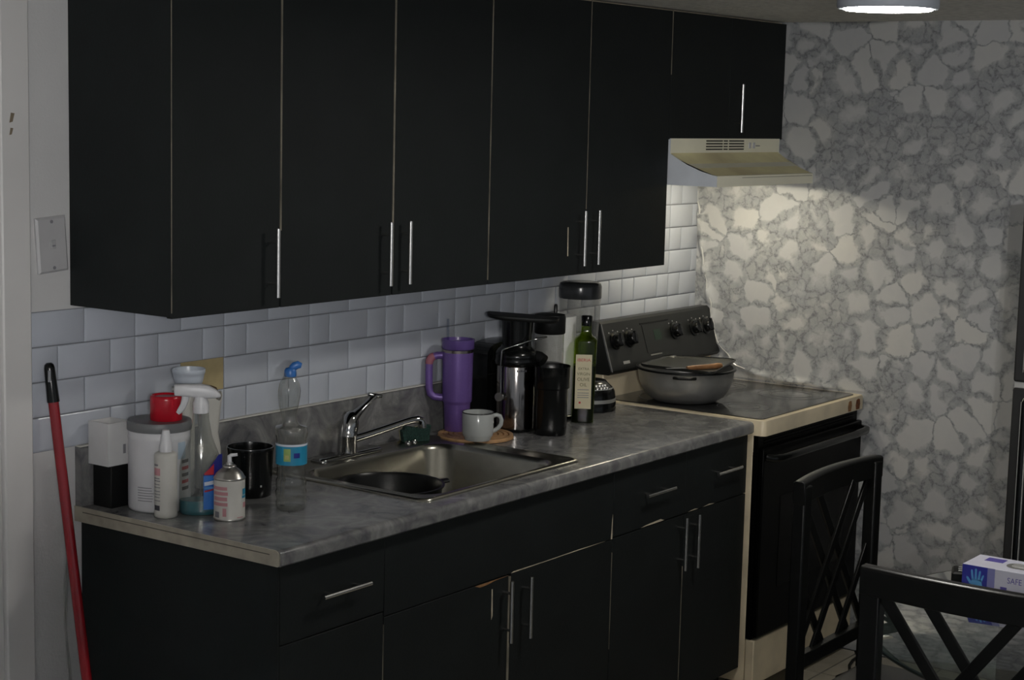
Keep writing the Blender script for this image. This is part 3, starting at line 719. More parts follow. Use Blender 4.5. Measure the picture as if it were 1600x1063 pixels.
a, b = Vector((-0.0985, -0.030, 1.268)), Vector((-0.062, -0.105, 0.52))
d = (b-a)/(a.z-b.z); fl_pt = a+d*(a.z-0.03)
bm_ = thing('broom', (fl_pt.x, fl_pt.y, 0), 0, 'red broom pole with black grip leaning on the tiled wall', 'broom')
loc = lambda p: Vector(p)-Vector((fl_pt.x, fl_pt.y, 0))
g1 = a+d*0.085
m = MB(); m.tube([loc(g1), loc(fl_pt+Vector((0, 0, 0.05)))], 0.0125, 16).build('pole', REDM, bm_, 60)
m = MB(); m.tube([loc(a+d*0.0), loc(a+d*0.004), loc(a+d*0.012), loc(a+d*0.07), loc(a+d*0.090)], [0.006, 0.0105, 0.0125, 0.0140, 0.0145], 16)
gp = m.build('grip', BLK, bm_, 60)
p = loc(a+d*0.02)
m = MB(); m.tube([p+Vector((-0.009, -0.0095, 0.004)), p+Vector((-0.009, -0.0095, -0.022))+d*0.0], 0.0035, 8, (1, 1)).build('hang_hole', pbr('hang hole grey', (0.25, 0.26, 0.28), 0.6), gp)
m = MB(); q = loc(fl_pt); m.box(q.x-0.11, q.x+0.015, q.y-0.03, q.y+0.03, 0.035, 0.09); m.build('brush_head', BLKM, bm_, 35, 0.006)
m = MB()
for i in range(9):
    x = q.x-0.105+0.0135*i
    m.prism([(x, 0.036), (x+0.011, 0.036), (x+0.014, 0.001), (x-0.003, 0.001)], q.y-0.028, q.y+0.028, 'y')
m.build('bristles', BLKM, bm_)

# ================================================================ THINGS ON THE COUNTER
# stacked small boxes at the left end
bb = thing('black_box', (0.058, -0.057, T), 0, 'small black carton under the open white box at the counter end', 'box')
box('carton', BLKM, -0.026, 0.026, -0.033, 0.030, 0, 0.100, bb, 0.0015)
box('carton_flap', BLKM, -0.024, 0.024, -0.031, 0.028, 0.100, 0.101, bb)
wbx = thing('white_box', (0.056, -0.057, T+0.1015), 0, 'open-topped white carton stacked on the small black carton', 'box')
m = MB(); hx, hy, h, t_ = 0.034, 0.034, 0.102, 0.0018
m.rings([[(-hx, -hy, 0), (hx, -hy, 0), (hx, hy, 0), (-hx, hy, 0)], [(-hx, -hy, h), (hx, -hy, h), (hx, hy, h), (-hx, hy, h)], [(-hx+t_, -hy+t_, h), (hx-t_, -hy+t_, h), (hx-t_, hy-t_, h), (-hx+t_, hy-t_, h)], [(-hx+t_, -hy+t_, 0.004), (hx-t_, -hy+t_, 0.004), (hx-t_, hy-t_, 0.004), (-hx+t_, hy-t_, 0.004)]]).build('carton', CARDW, wbx, 0)
box('tuck_slot', LGREY, 0.012, 0.020, -0.0344, -0.0338, 0.026, 0.048, wbx)

TB = thing('wipes_tub', (0.121, -0.157, T), -0.749, 'large white round tub with grey lid under the red cap', 'tub')
m = MB(); m.lathe([(0.068, 0), (0.0715, 0.003), (0.0724, 0.01), (0.0724, 0.168), (0.0735, 0.172), (0.0724, 0.176), (0.0724, 0.189)], 56).build('tub_body', WHITEP, TB, 50)
m = MB(); m.lathe([(0.0745, 0.1885), (0.0752, 0.190), (0.0752, 0.207), (0.0735, 0.2105), (0.064, 0.2110), (0.062, 0.2095)], 56).build('lid', GREYP, TB, 50)
patch('label_tint', pbr('pale blue print', (0.42, 0.52, 0.62), 0.5), TB, 0.0724, 0.62, 0.95, 0.125, 0.165)
for k in range(6):
    patch('print_line', LGREY, TB, 0.0724, -0.75, -0.75+random.uniform(0.5, 0.7), 0.028+0.0062*k, 0.0298+0.0062*k, 0.0005, 8)
for k in range(5):
    patch('print_mark', (LDARK, LRED)[k % 2], TB, 0.0724, 0.78, 1.15, 0.050+0.016*k, 0.058+0.016*k, 0.0006, 6)
patch('painted_glint', pbr('pink glint paint', (0.7, 0.2, 0.35), 0.4), TB, 0.0724, -0.02, 0.03, 0.045, 0.0485, 0.0007, 3)  # pink reflection of a small lamp, painted on the tub as colour

RC = thing('red_cap', (0.134, -0.166, T+0.2097), -0.75, 'bright red plastic cap standing on the grey tub lid', 'cap')
m = MB(); m.lathe([(0.0365, 0), (0.0376, 0.002), (0.0376, 0.050), (0.0368, 0.0565), (0.034, 0.0585), (0.030, 0.056), (0.028, 0.050)], 44).build('cap_body', REDP, RC, 50)
m = MB(); m.lathe([(0.0290, 0.0540), (0.020, 0.0560), (0.002, 0.0565)], 32).build('cap_top', pbr('dull red top', (0.30, 0.06, 0.07), 0.3), RC, 50)

SB = thing('squeeze_bottle', (0.064, -0.239, T), -0.754, 'slim white squeeze bottle with pointed cap in front of the tub', 'bottle')
m = MB(); m.lathe([(0.0245, 0), (0.0266, 0.002), (0.0268, 0.012), (0.0258, 0.018), (0.0262, 0.03), (0.0262, 0.143), (0.0250, 0.149), (0.0205, 0.1515), (0.0148, 0.1525)], 40).build('bottle_body', OFFW, SB, 50)
m = MB(); m.lathe([(0.0146, 0.1526), (0.0146, 0.165), (0.0138, 0.168), (0.0088, 0.200), (0.0078, 0.203), (0.004, 0.2035)], 32).build('nozzle_cap', WHITEP, SB, 50)
for k, (z0, z1, mt, a1) in enumerate(((0.122, 0.126, LGREY, -0.72), (0.100, 0.117, LPINK, -0.5), (0.092, 0.0945, LGREY, -0.55), (0.086, 0.0885, LGREY, -0.5), (0.078, 0.0800, LGREY, -0.55), (0.071, 0.0730, LGREY, -0.5), (0.062, 0.0640, LGREY, -0.52), (0.055, 0.0570, LGREY, -0.5), (0.048, 0.0500, LGREY, -0.55), (0.040, 0.0420, LGREY, -0.5), (0.018, 0.030, LDARK, -0.55))):
    patch('print_block', mt, SB, 0.0262, -1.25, a1, z0, z1, 0.0006, 8)

SP = thing('spray_bottle', (0.138, -0.277, T), -0.774, 'clear trigger spray bottle with blue and red label and little blue liquid', 'spray bottle')
prof = [(0.0470, 0.0), (0.0500, 0.004), (0.0507, 0.012), (0.0500, 0.06), (0.0490, 0.112), (0.0447, 0.133), (0.0350, 0.158), (0.0250, 0.186), (0.0188, 0.225), (0.0180, 0.243)]
m = MB(); m.lathe(prof, 44, sy=0.60, cap1=False).build('bottle_shell', GLASS, SP, 60)
m = MB(); m.lathe([(0.046, 0.0015), (0.0488, 0.006), (0.0492, 0.012), (0.0488, 0.034)], 40, sy=0.59).build('liquid', LIQ, SP, 60)
m = MB(); m.lathe([(0.003, 0.01), (0.003, 0.24)], 8).build('dip_tube', GLASS2, SP)
patch('label', LBLUE, SP, 0.0500, 0.12, 1.25, 0.015, 0.095, 0.0008, 16, sy=0.60)
patch('label_navy', LNAVY, SP, 0.0498, 0.12, 1.3, 0, 0, 0.0010, 16, sy=0.60, poly=lambda t: (0.095, 0.098+0.045*min(1, t*1.5)))
patch('label_red', LRED, SP, 0.0500, 0.15, 0.62, 0, 0, 0.0014, 10, sy=0.60, poly=lambda t: (0.097, 0.1005+0.022*t))
patch('label_stripe', LRED, SP, 0.0500, 0.16, 0.75, 0, 0, 0.0014, 10, sy=0.60, poly=lambda t: (0.056+0.006*t, 0.060+0.006*t))
patch('label_words', LWHITE, SP, 0.0500, 0.16, 0.7, 0, 0, 0.0014, 10, sy=0.60, poly=lambda t: (0.071+0.004*t, 0.080+0.004*t))
patch('label_words', pbr('label sky', (0.10, 0.32, 0.62), 0.4), SP, 0.0500, 0.16, 0.7, 0.064, 0.068, 0.0014, 10, sy=0.60)
hdm = MB(); hdm.lathe([(0.0183, 0.2385), (0.0186, 0.2405), (0.0182, 0.262), (0.0150, 0.270), (0.0142, 0.278)], 28).build('collar', WHITEP, SP, 50)
m = MB()
rs = []
for x, z0, z1, hw2 in ((-0.0605, 0.2800, 0.3040, 0.0105), (-0.058, 0.2785, 0.3055, 0.012), (-0.030, 0.2765, 0.3060, 0.014), (0.0, 0.2725, 0.3055, 0.0165), (0.018, 0.2725, 0.3020, 0.0165), (0.034, 0.2730, 0.2930, 0.014), (0.042, 0.2740, 0.2850, 0.011), (0.0455, 0.2760, 0.2800, 0.006)):
    zc, zh_ = (z0+z1)/2, (z1-z0)/2
    rs.append([(x, hw2*math.copysign(abs(math.cos(2*PI*k/20))**0.6, math.cos(2*PI*k/20)), zc+zh_*math.copysign(abs(math.sin(2*PI*k/20))**0.6, math.sin(2*PI*k/20))) for k in range(20)])
m.rings(rs).build('spray_head', WHITEP, SP, 60)
m = MB(); m.tube([(-0.034, 0, 0.281), (-0.036, 0, 0.268), (-0.040, 0, 0.255), (-0.047, 0, 0.244), (-0.053, 0, 0.237)], [0.006, 0.0055, 0.005, 0.0045, 0.003], 10, (1.0, 1.6)).build('trigger', WHITEP, SP, 60)
m = MB(); m.tube([(-0.066, 0, 0.2935), (-0.0608, 0, 0.2935)], 0.0065, 12).build('nozzle', pbr('nozzle grey', (0.2, 0.2, 0.2), 0.4), SP, 50)

AE = thing('aerosol_can', (0.145, -0.363, T), -0.79, 'short white aerosol can with silver dome and white nozzle', 'spray can')
m = MB(); m.lathe([(0.033, 0), (0.0358, 0.001), (0.0365, 0.004), (0.0358, 0.006), (0.0358, 0.094)], 44).build('can_body', OFFW, AE, 50)
m = MB(); m.lathe([(0.0366, 0.0003), (0.0372, 0.002), (0.0366, 0.0046)], 44, cap0=False, cap1=False).build('base_ring', STEEL, AE, 60)
m = MB(); m.lathe([(0.0358, 0.0941), (0.0368, 0.0955), (0.0368, 0.0975), (0.0345, 0.1000), (0.0300, 0.108), (0.0220, 0.116), (0.0165, 0.120), (0.0150, 0.121), (0.0155, 0.1235), (0.0130, 0.1262), (0.0085, 0.127), (0.0080, 0.132), (0.004, 0.1325)], 40).build('dome', STEEL, AE, 60)
m = MB(); m.tube([(0, 0, 0.131), (0, 0, 0.147), (0.003, 0, 0.1485), (0.018, 0, 0.1500)], [0.0052, 0.0050, 0.0042, 0.0036], 12).build('nozzle', WHITEP, AE, 50)
for (z0, z1, mt, a0, a1) in ((0.073, 0.081, LPINK, -1.3, -0.15), (0.061, 0.069, LPINK, -1.3, -0.1), (0.048, 0.057, LPINK, -1.2, -0.15), (0.036, 0.044, LPINK, -1.25, -0.12), (0.012, 0.031, LPINK, -0.45, -0.2), (0.008, 0.022, LGREY, -1.1, -0.7), (0.060, 0.074, LCYAN, 0.95, 1.4), (0.052, 0.058, LCYAN, 0.9, 1.4), (0.03, 0.042, LPINK, 1.0, 1.4), (0.0075, 0.0095, LPINK, 0.5, 1.0)):
    patch('print_block', mt, AE, 0.0358, a0, a1, z0, z1, 0.0006, 8)

BM = thing('black_canister', (0.357, -0.223, T), -0.802, 'matte black open cylinder cup beside the water bottle', 'cup')
m = MB(); m.lathe([(0.049, 0), (0.0515, 0.002), (0.053, 0.03), (0.0565, 0.105), (0.0575, 0.112), (0.0582, 0.118), (0.0575, 0.1215), (0.0545, 0.1215), (0.053, 0.112), (0.048, 0.01)], 48).build('cup_body', BLK, BM, 50)
patch('logo_dot', SEAL, BM, 0.0525, 0.47, 0.56, 0.028, 0.033, 0.0012, 3)

WB = thing('water_bottle', (0.315, -0.398, T), -0.826, 'crumpled clear water bottle with blue label and blue cap', 'bottle')
wprof = [(0.026, 0.006), (0.033, 0.0), (0.0362, 0.006), (0.0368, 0.018), (0.0345, 0.024), (0.0368, 0.031), (0.0368, 0.044), (0.0345, 0.050), (0.0362, 0.057), (0.0355, 0.070), (0.0325, 0.077), (0.0345, 0.086), (0.0330, 0.096), (0.0345, 0.106), (0.0345, 0.163), (0.0385, 0.178), (0.0392, 0.190), (0.0370, 0.197), (0.0215, 0.2015), (0.0180, 0.212), (0.0185, 0.230), (0.0225, 0.246), (0.0260, 0.266), (0.0268, 0.284), (0.0240, 0.300), (0.0180, 0.311), (0.0130, 0.318), (0.0120, 0.326)]
m = MB(); m.lathe(wprof, 44, cap1=False, shift=lambda z: ((-0.0065*min(1, max(0, (z-0.18)/0.05)), 0)))
for i, v in enumerate(m.v):
    x, y, z = v; a = math.atan2(y, x); k_ = 1+0.035*math.sin(3*a+z*70)*(0.4 if z < 0.17 else 1.2); m.v[i] = (x*k_, y*k_, z)
m.build('bottle_shell', GLASS, WB, 50)
patch('label', LCYAN, WB, 0.0362, -1.55, 1.55, 0.110, 0.158, 0.001, 24)
patch('label_band', LWHITE, WB, 0.0364, -1.55, 1.55, 0.155, 0.160, 0.0012, 24)
patch('label_green', LGREEN, WB, 0.0364, -0.5, -0.05, 0.120, 0.150, 0.0014, 8)
patch('label_yellow', pbr('label yellow', (0.50, 0.48, 0.18), 0.4), WB, 0.0364, -0.42, -0.15, 0.125, 0.135, 0.0018, 6)
patch('label_navy', LNAVY, WB, 0.0364, 0.15, 0.55, 0.128, 0.140, 0.0014, 8)
m = MB(); m.lathe([(0.0140, 0.3175), (0.0145, 0.320), (0.0140, 0.332), (0.011, 0.337), (0.004, 0.339)], 20, (-0.004, 0)).build('cap', CAPB, WB, 50)
m = MB(); m.tube([(-0.002, 0, 0.335), (0.006, 0, 0.342), (0.014, 0, 0.345), (0.022, 0, 0.343)], [0.007, 0.0085, 0.008, 0.005], 10, (0.8, 1.2)).build('cap_tab', CAPB, WB, 60)

# behind the sprayer
CN = thing('white_canister', (0.257, -0.103, T), -0.77, 'tall narrow white bottle behind the trigger spray bottle', 'bottle')
m = MB(); m.lathe([(0.019, 0), (0.0215, 0.003), (0.0220, 0.01), (0.0220, 0.245), (0.0215, 0.262), (0.021, 0.270), (0.020, 0.2735)], 36).build('bottle_body', OFFW, CN, 50)
patch('print_block', LGREY, CN, 0.022, -0.6, 0.4, 0.12, 0.17, 0.0006, 8)
CB = thing('small_bowl', (0.262, -0.108, T+0.2738), -0.77, 'small pale blue-white cup sitting above the spray head', 'bowl')
m = MB(); m.lathe([(0.030, 0), (0.0330, 0.002), (0.0365, 0.016), (0.0385, 0.026), (0.0398, 0.027), (0.0405, 0.036), (0.0400, 0.0375), (0.0375, 0.037), (0.0355, 0.022), (0.030, 0.006)], 44).build('bowl_body', BLUEW, CB, 50)
BG = thing('open_pouch', (0.349, -0.088, T), -0.79, 'open white pouch with dark inside and brown top against the backsplash', 'pouch')
m = MB(); hs = [(0.030, 0.020, 0), (0.034, 0.023, 0.01), (0.030, 0.022, 0.10), (0.024, 0.020, 0.14), (0.030, 0.024, 0.20), (0.034, 0.026, 0.232)]
outer = [[(a*math.cos(2*PI*k/32)*1.0, b*math.sin(2*PI*k/32), z+(0.010*math.sin(k*0.6) if z > 0.2 else 0)) for k in range(32)] for a, b, z in hs]
inner = [[(x*0.93, y*0.93, z) for x, y, z in r_] for r_ in reversed(outer[1:])]
m.rings(outer+inner).build('pouch_body', OFFW, BG, 50)
m = MB(); m.lathe([(0.021, 0.02), (0.0225, 0.12), (0.020, 0.15), (0.0205, 0.2), (0.020, 0.222)], 24, sy=0.78).build('contents', BLKM, BG, 50)
m = MB(); m.lathe([(0.0208, 0.2225), (0.0232, 0.228), (0.0245, 0.240), (0.020, 0.252), (0.008, 0.257), (0.0, 0.2575)], 24, sy=0.85).build('brown_top', BROWN, BG, 60)

# coaster, tumbler, mug
CS = thing('round_trivet', (1.348, -0.172, T), -0.93, 'round slatted wooden trivet under the white mug', 'trivet')
RT = 0.112
m = MB(); m.lathe([(RT-0.004, 0), (RT, 0.002), (RT, 0.004), (RT-0.003, 0.0055)], 48).build('base_disc', WOOD, CS, 40)
for k in range(7):
    r1 = RT-0.001-0.0155*k; r0 = max(0.004, r1-0.0125)
    m = MB(); m.rings([[(r_*math.cos(2*PI*j/48), r_*math.sin(2*PI*j/48), z) for j in range(48)] for r_, z in ((r1, 0.0056), (r1-0.001, 0.0115), (r0+0.001, 0.0115), (r0, 0.0056))], False, False); m.build('ring', WOOD, CS, 40)
TU = thing('tumbler', (1.352, -0.098, T+0.0116), -0.92, 'tall purple insulated tumbler with handle, lid and straw', 'tumbler')
m = MB(); m.lathe([(0.034, 0), (0.0362, 0.003), (0.0392, 0.078), (0.0400, 0.083), (0.0430, 0.087), (0.0436, 0.092), (0.0452, 0.228), (0.0452, 0.233)], 48).build('cup_body', PURP, TU, 40)
m = MB(); m.lathe([(0.0450, 0.2331), (0.0452, 0.241), (0.043, 0.2415)], 48).build('steel_band', pbr('warm steel', (0.35, 0.30, 0.28), 0.25, 1.0), TU, 50)
m = MB(); m.lathe([(0.0445, 0.2416), (0.0478, 0.245), (0.0478, 0.262), (0.0488, 0.266), (0.0488, 0.2715), (0.0455, 0.2715), (0.0445, 0.262), (0.02, 0.261)], 48).build('lid', PURPD, TU, 50)
m = MB(); m.tube([(-0.041, 0, 0.222), (-0.060, 0, 0.2215), (-0.076, 0, 0.216), (-0.083, 0, 0.203), (-0.084, 0, 0.17), (-0.083, 0, 0.125), (-0.079, 0, 0.108), (-0.068, 0, 0.099), (-0.05, 0, 0.097), (-0.040, 0, 0.0975)], [0.0085]*10, 14, (1.0, 1.3)).build('handle', PURP, TU, 60)
m = MB(); m.tube([(-0.069, 0, 0.2190), (-0.076, 0, 0.2163), (-0.0805, 0, 0.210), (-0.0833, 0, 0.2035), (-0.0838, 0, 0.196)], [0.0088, 0.0092, 0.0094, 0.0092, 0.0088], 14, (1.0, 1.3)).build('worn_spot', PEACH, TU, 60)
m = MB(); m.tube([(-0.030, 0, 0.15), (-0.030, 0, 0.262), (-0.031, 0, 0.330)], 0.004, 10).build('straw', thin_glass('clear straw', (0.8, 0.82, 0.86)), TU, 60)
MG = thing('white_mug', (1.272, -0.236, T+0.0116), -0.933, 'white ceramic mug with thin dark rim on the trivet', 'mug')
m = MB(); m.lathe([(0.036, 0), (0.0385, 0.002), (0.0390, 0.008), (0.0435, 0.014), (0.0448, 0.020), (0.0458, 0.0800), (0.0450, 0.0812), (0.0432, 0.0808), (0.0425, 0.07), (0.041, 0.018), (0.03, 0.009)], 48).build('mug_body', CERAM, MG, 50)
m = MB(); m.lathe([(0.0460, 0.0790), (0.0463, 0.0812), (0.0452, 0.0822), (0.0436, 0.0815)], 48, cap0=False, cap1=False).build('rim', DARKRIM, MG, 60)
m = MB(); m.tube([(0.042, 0, 0.070), (0.053, 0, 0.0735), (0.063, 0, 0.070), (0.0675, 0, 0.059), (0.066, 0, 0.046), (0.058, 0, 0.035), (0.048, 0, 0.028), (0.042, 0, 0.026)], 0.0052, 12, (1.0, 1.2)).build('handle', CERAM, MG, 60)

# slim black appliance against the backsplash
BK = thing('black_appliance', (1.605, -0.064, T), 0, 'black rounded appliance against the backsplash behind the juicer', 'appliance')
m = MB(); pr_ = []
hwb, ht = 0.112, 0.252
for k in range(9):
    a = PI/2*k/8; pr_.append((hwb-0.02+0.02*math.cos(a), ht-0.03+0.03*math.sin(a)))
for k in range(11):
    t = k/10; pr_.append((hwb-0.02-(2*hwb-0.06)*t, ht+0.006*math.sin(PI*t)))
for k in range(9):
    a = PI/2+PI/2*k/8; pr_.append((-hwb+0.05+0.05*math.cos(a), ht-0.03+0.03*math.sin(a)))
pr_ += [(-hwb, 0.004), (hwb, 0.004)]
m.prism(pr_, -0.038, 0.036, 'y').build('housing', BLK, BK, 40, 0.004)
box('seam', BLKM, -hwb+0.004, hwb-0.004, -0.0386, -0.0378, 0.16, 0.163, BK)
for x in (-0.09, 0.09): box('foot', BLKM, x-0.012, x+0.012, -0.03, 0.03, 0, 0.006, BK)

# juicer
JU = thing('juicer', (1.528, -0.184, T), -0.954, 'stainless steel juicer with black feed tray and locking arm', 'juicer')
m = MB(); m.lathe([(0.055, 0), (0.0585, 0.002), (0.0600, 0.010)], 48).build('base', BLK, JU, 50)
m = MB(); m.lathe([(0.0600, 0.0101), (0.0602, 0.012), (0.0602, 0.196), (0.0595, 0.198)], 56).build('steel_body', pbr('juicer steel', (0.30, 0.28, 0.27), 0.12, 1.0, noise=0.08, nscale=30), JU, 50)
m = MB(); m.lathe([(0.0625, 0.1981), (0.0665, 0.203), (0.0670, 0.214), (0.0650, 0.221), (0.0660, 0.224), (0.064, 0.236), (0.055, 0.246), (0.047, 0.252), (0.045, 0.258)], 48).build('collar', BLK, JU, 50)
m = MB(); m.lathe([(0.0440, 0.2581), (0.0445, 0.275), (0.0465, 0.305), (0.0485, 0.334)], 44).build('feed_chute', BLK, JU, 50)
m = MB(); rs = []
for z, g in ((0.3342, -0.008), (0.338, 0), (0.344, 0.002), (0.346, 0)):
    rs.append([(x*(1+g*6), y*(1+g*6), z-0.05*x+0.004*max(0, -x-0.05)/0.05) for x, y in [((0.115 if math.cos(2*PI*k/40) > 0 else 0.098)*math.copysign(abs(math.cos(2*PI*k/40))**0.6, math.cos(2*PI*k/40))+0.008, 0.058*math.copysign(abs(math.sin(2*PI*k/40))**0.7, math.sin(2*PI*k/40))) for k in range(40)]])
m.rings(rs).build('feed_tray', BLKM, JU, 50)
wire_ = MB(); wire_.tube([(-0.0445, -0.052, 0.108), (-0.046, -0.0505, 0.20), (-0.043, -0.054, 0.246), (-0.035, -0.054, 0.252), (0.0, -0.054, 0.264), (0.045, -0.048, 0.279), (0.075, -0.036, 0.284), (0.088, -0.022, 0.286)], 0.0028, 10).build('locking_arm', CHROME, JU, 60)
m = MB(); m.tube([(-0.050, -0.062, 0.1080), (-0.046, -0.052, 0.1080)], [0.013, 0.013], 20).build('knob', NICKEL, JU, 50)
m = MB(); m.tube([(-0.036, -0.058, 0.108), (-0.0345, -0.050, 0.108)], [0.007, 0.007], 14).build('pivot', CHROME, JU, 50)
for k in range(5): patch('print_mark', LDARK, JU, 0.0602, 0.02+0.11*k, 0.10+0.11*k, 0.1835, 0.1895-0.0015*(k % 2), 0.0005, 3)
m = MB(); m.tube([(0.050, -0.004, 0.224), (0.070, -0.014, 0.222), (0.082, -0.022, 0.214)], [0.020, 0.019, 0.018], 16).build('spout', BLKM, JU, 60)

CU = thing('black_cup', (1.546, -0.302, T), -0.973, 'glossy black collecting cup in front of the juicer', 'cup')
m = MB(); m.lathe([(0.044, 0), (0.0462, 0.003), (0.0470, 0.02), (0.0482, 0.137), (0.0500, 0.139)], 48, power=2.6).build('cup_body', BLK, CU, 50)
m = MB(); m.lathe([(0.0503, 0.1391), (0.0530, 0.142), (0.0535, 0.200), (0.0548, 0.205), (0.0525, 0.2055), (0.050, 0.198), (0.046, 0.15)], 48, power=2.6).build('cup_collar', BLK, CU, 50)
JR = thing('lidded_jar', (1.652, -0.218, T), -0.975, 'clear plastic jar with black lid behind the black cup', 'jar')
m = MB(); m.lathe([(0.042, 0.0), (0.0435, 0.003), (0.0435, 0.286)], 44, cap1=False).build('jar_body', GLASS2, JR, 50)
m = MB(); m.lathe([(0.0448, 0.2845), (0.0470, 0.287), (0.0475, 0.335), (0.0455, 0.342), (0.036, 0.344)], 44).build('lid', BLKM, JR, 50)
m = MB(); m.lathe([(0.042, 0.004), (0.042, 0.1925)], 40).build('contents', pbr('dark contents', (0.03, 0.03, 0.03), 0.7), JR, 50)

# paper towel
PTW = thing('paper_towel_holder', (1.800, -0.137, T), -0.98, 'black paper towel stand behind the olive oil bottle', 'holder')
m = MB(); m.lathe([(0.072, 0), (0.075, 0.003), (0.075, 0.008), (0.070, 0.013)], 44).build('base', BLK, PTW, 50)
m = MB(); m.lathe([(0.006, 0.0131), (0.006, 0.350), (0.004, 0.356)], 16).build('rod', BLK, PTW, 50)
PRL = thing('paper_towel_roll', (1.800, -0.137, T+0.0135), -0.98, 'white paper towel roll on the black stand', 'paper roll')
m = MB(); m.rings([[(r_*math.cos(2*PI*k/48), r_*math.sin(2*PI*k/48), z) for k in range(48)] for r_, z in ((0.020, 0), (0.0645, 0), (0.0655, 0.003), (0.0655, 0.304), (0.0645, 0.307), (0.020, 0.307))], False, False).build('paper', PAPER, PRL, 40)
m = MB(); m.rings([[(r_*math.cos(2*PI*k/32), r_*math.sin(2*PI*k/32), z) for k in range(32)] for r_, z in ((0.0175, 0.001), (0.0199, 0.001), (0.0199, 0.3065), (0.0175, 0.3065), (0.0175, 0.001))], False, False).build('core', pbr('card core', (0.32, 0.24, 0.16), 0.8), PRL, 40)

# blender
BL = thing('blender', (1.990, -0.126, T), -0.992, 'blender with tall clear jar, dark lid and black base with silver band', 'blender')
m = MB(); m.lathe([(0.090, 0), (0.0935, 0.003), (0.0930, 0.028), (0.0922, 0.029)], 48, (0.012, 0)).build('base_lower', BLK, BL, 50)
m = MB(); m.lathe([(0.0926, 0.0291), (0.0926, 0.0405)], 48, (0.012, 0)).build('silver_band', pbr('silver band', (0.45, 0.45, 0.43), 0.35, 0.6), BL, 50)
m = MB(); m.lathe([(0.0915, 0.0406), (0.089, 0.062), (0.083, 0.073), (0.066, 0.088), (0.060, 0.095)], 48, (0.012, 0)).build('base_upper', BLK, BL, 50)
m = MB(); m.lathe([(0.086, 0.0655), (0.0835, 0.0725), (0.0815, 0.0745)], 48, (0.012, 0), cap0=False, cap1=False).build('top_trim', pbr('silver band', (0.45, 0.45, 0.43), 0.35, 0.6), BL, 60)
for k in range(5):
    a = -PI/2+0.25+0.17*k
    for q in range(2):
        rr_ = 0.079-0.009*q; z = 0.0775+0.0075*q
        m = MB(); m.lathe([(0.0055, z-0.004), (0.0055, z+0.002), (0.004, z+0.004)], 10, (0.012+rr_*math.cos(a), rr_*math.sin(a))); m.build('button', NICKEL, BL, 50)
m = MB(); m.lathe([(0.050, 0.0951), (0.052, 0.10), (0.056, 0.13), (0.0665, 0.335), (0.0675, 0.362)], 48, (-0.020, 0), cap1=False).build('jar', GLASS2, BL, 50)
m = MB(); m.lathe([(0.0680, 0.3605), (0.0690, 0.364), (0.0690, 0.398), (0.066, 0.408), (0.056, 0.4125), (0.03, 0.4135)], 48, (-0.020, 0)).build('lid', pbr('smoky dark lid', (0.03, 0.032, 0.034), 0.2), BL, 50)

# olive oil bottle
OB = thing('olive_oil_bottle', (1.788, -0.255, T), -0.993, 'tall square green glass olive oil bottle with cream label', 'bottle')
sh = lambda z: (0.006*z/0.33, 0)
m = MB(); m.lathe([(0.030, 0), (0.0345, 0.003), (0.0350, 0.010), (0.0358, 0.252), (0.0345, 0.259), (0.0300, 0.264), (0.0205, 0.270), (0.0170, 0.279), (0.0160, 0.290), (0.0158, 0.312)], 48, power=4.5, shift=sh).build('bottle_glass', GREENG, OB, 50)
m = MB(); m.lathe([(0.029, 0.004), (0.0335, 0.008), (0.0342, 0.170), (0.0342, 0.178)], 44, power=4.5, shift=sh).build('oil', OILM, OB, 50)
m = MB(); m.lathe([(0.0172, 0.300), (0.0176, 0.302), (0.0174, 0.329), (0.0150, 0.331)], 28, shift=sh).build('cap', BLK, OB, 50)
box('label', LCREAM, -0.0245, 0.0255, -0.0372, -0.0360, 0.046, 0.214, OB, 0.0)
for txt, s, z, mt, st in (('IBERIA', 0.0135, 0.197, LRED, 1.08), ('EXTRA', 0.0110, 0.170, LOLIVE, 1.0), ('VIRGIN', 0.0125, 0.154, LOLIVE, 1.0), ('OLIVE', 0.0145, 0.137, LOLIVE, 1.0), ('OIL', 0.0145, 0.120, LOLIVE, 1.0)):
    lettering(txt, s, mt, OB, 0.0005, z, -0.0377, stretch=st)
for z in (0.104, 0.094, 0.087, 0.080): box('print_line', LGREY, -0.017, 0.018, -0.0376, -0.0371, z, z+0.0022, OB)
box('red_mark', LRED, -0.012, -0.006, -0.0376, -0.0371, 0.062, 0.068, OB)

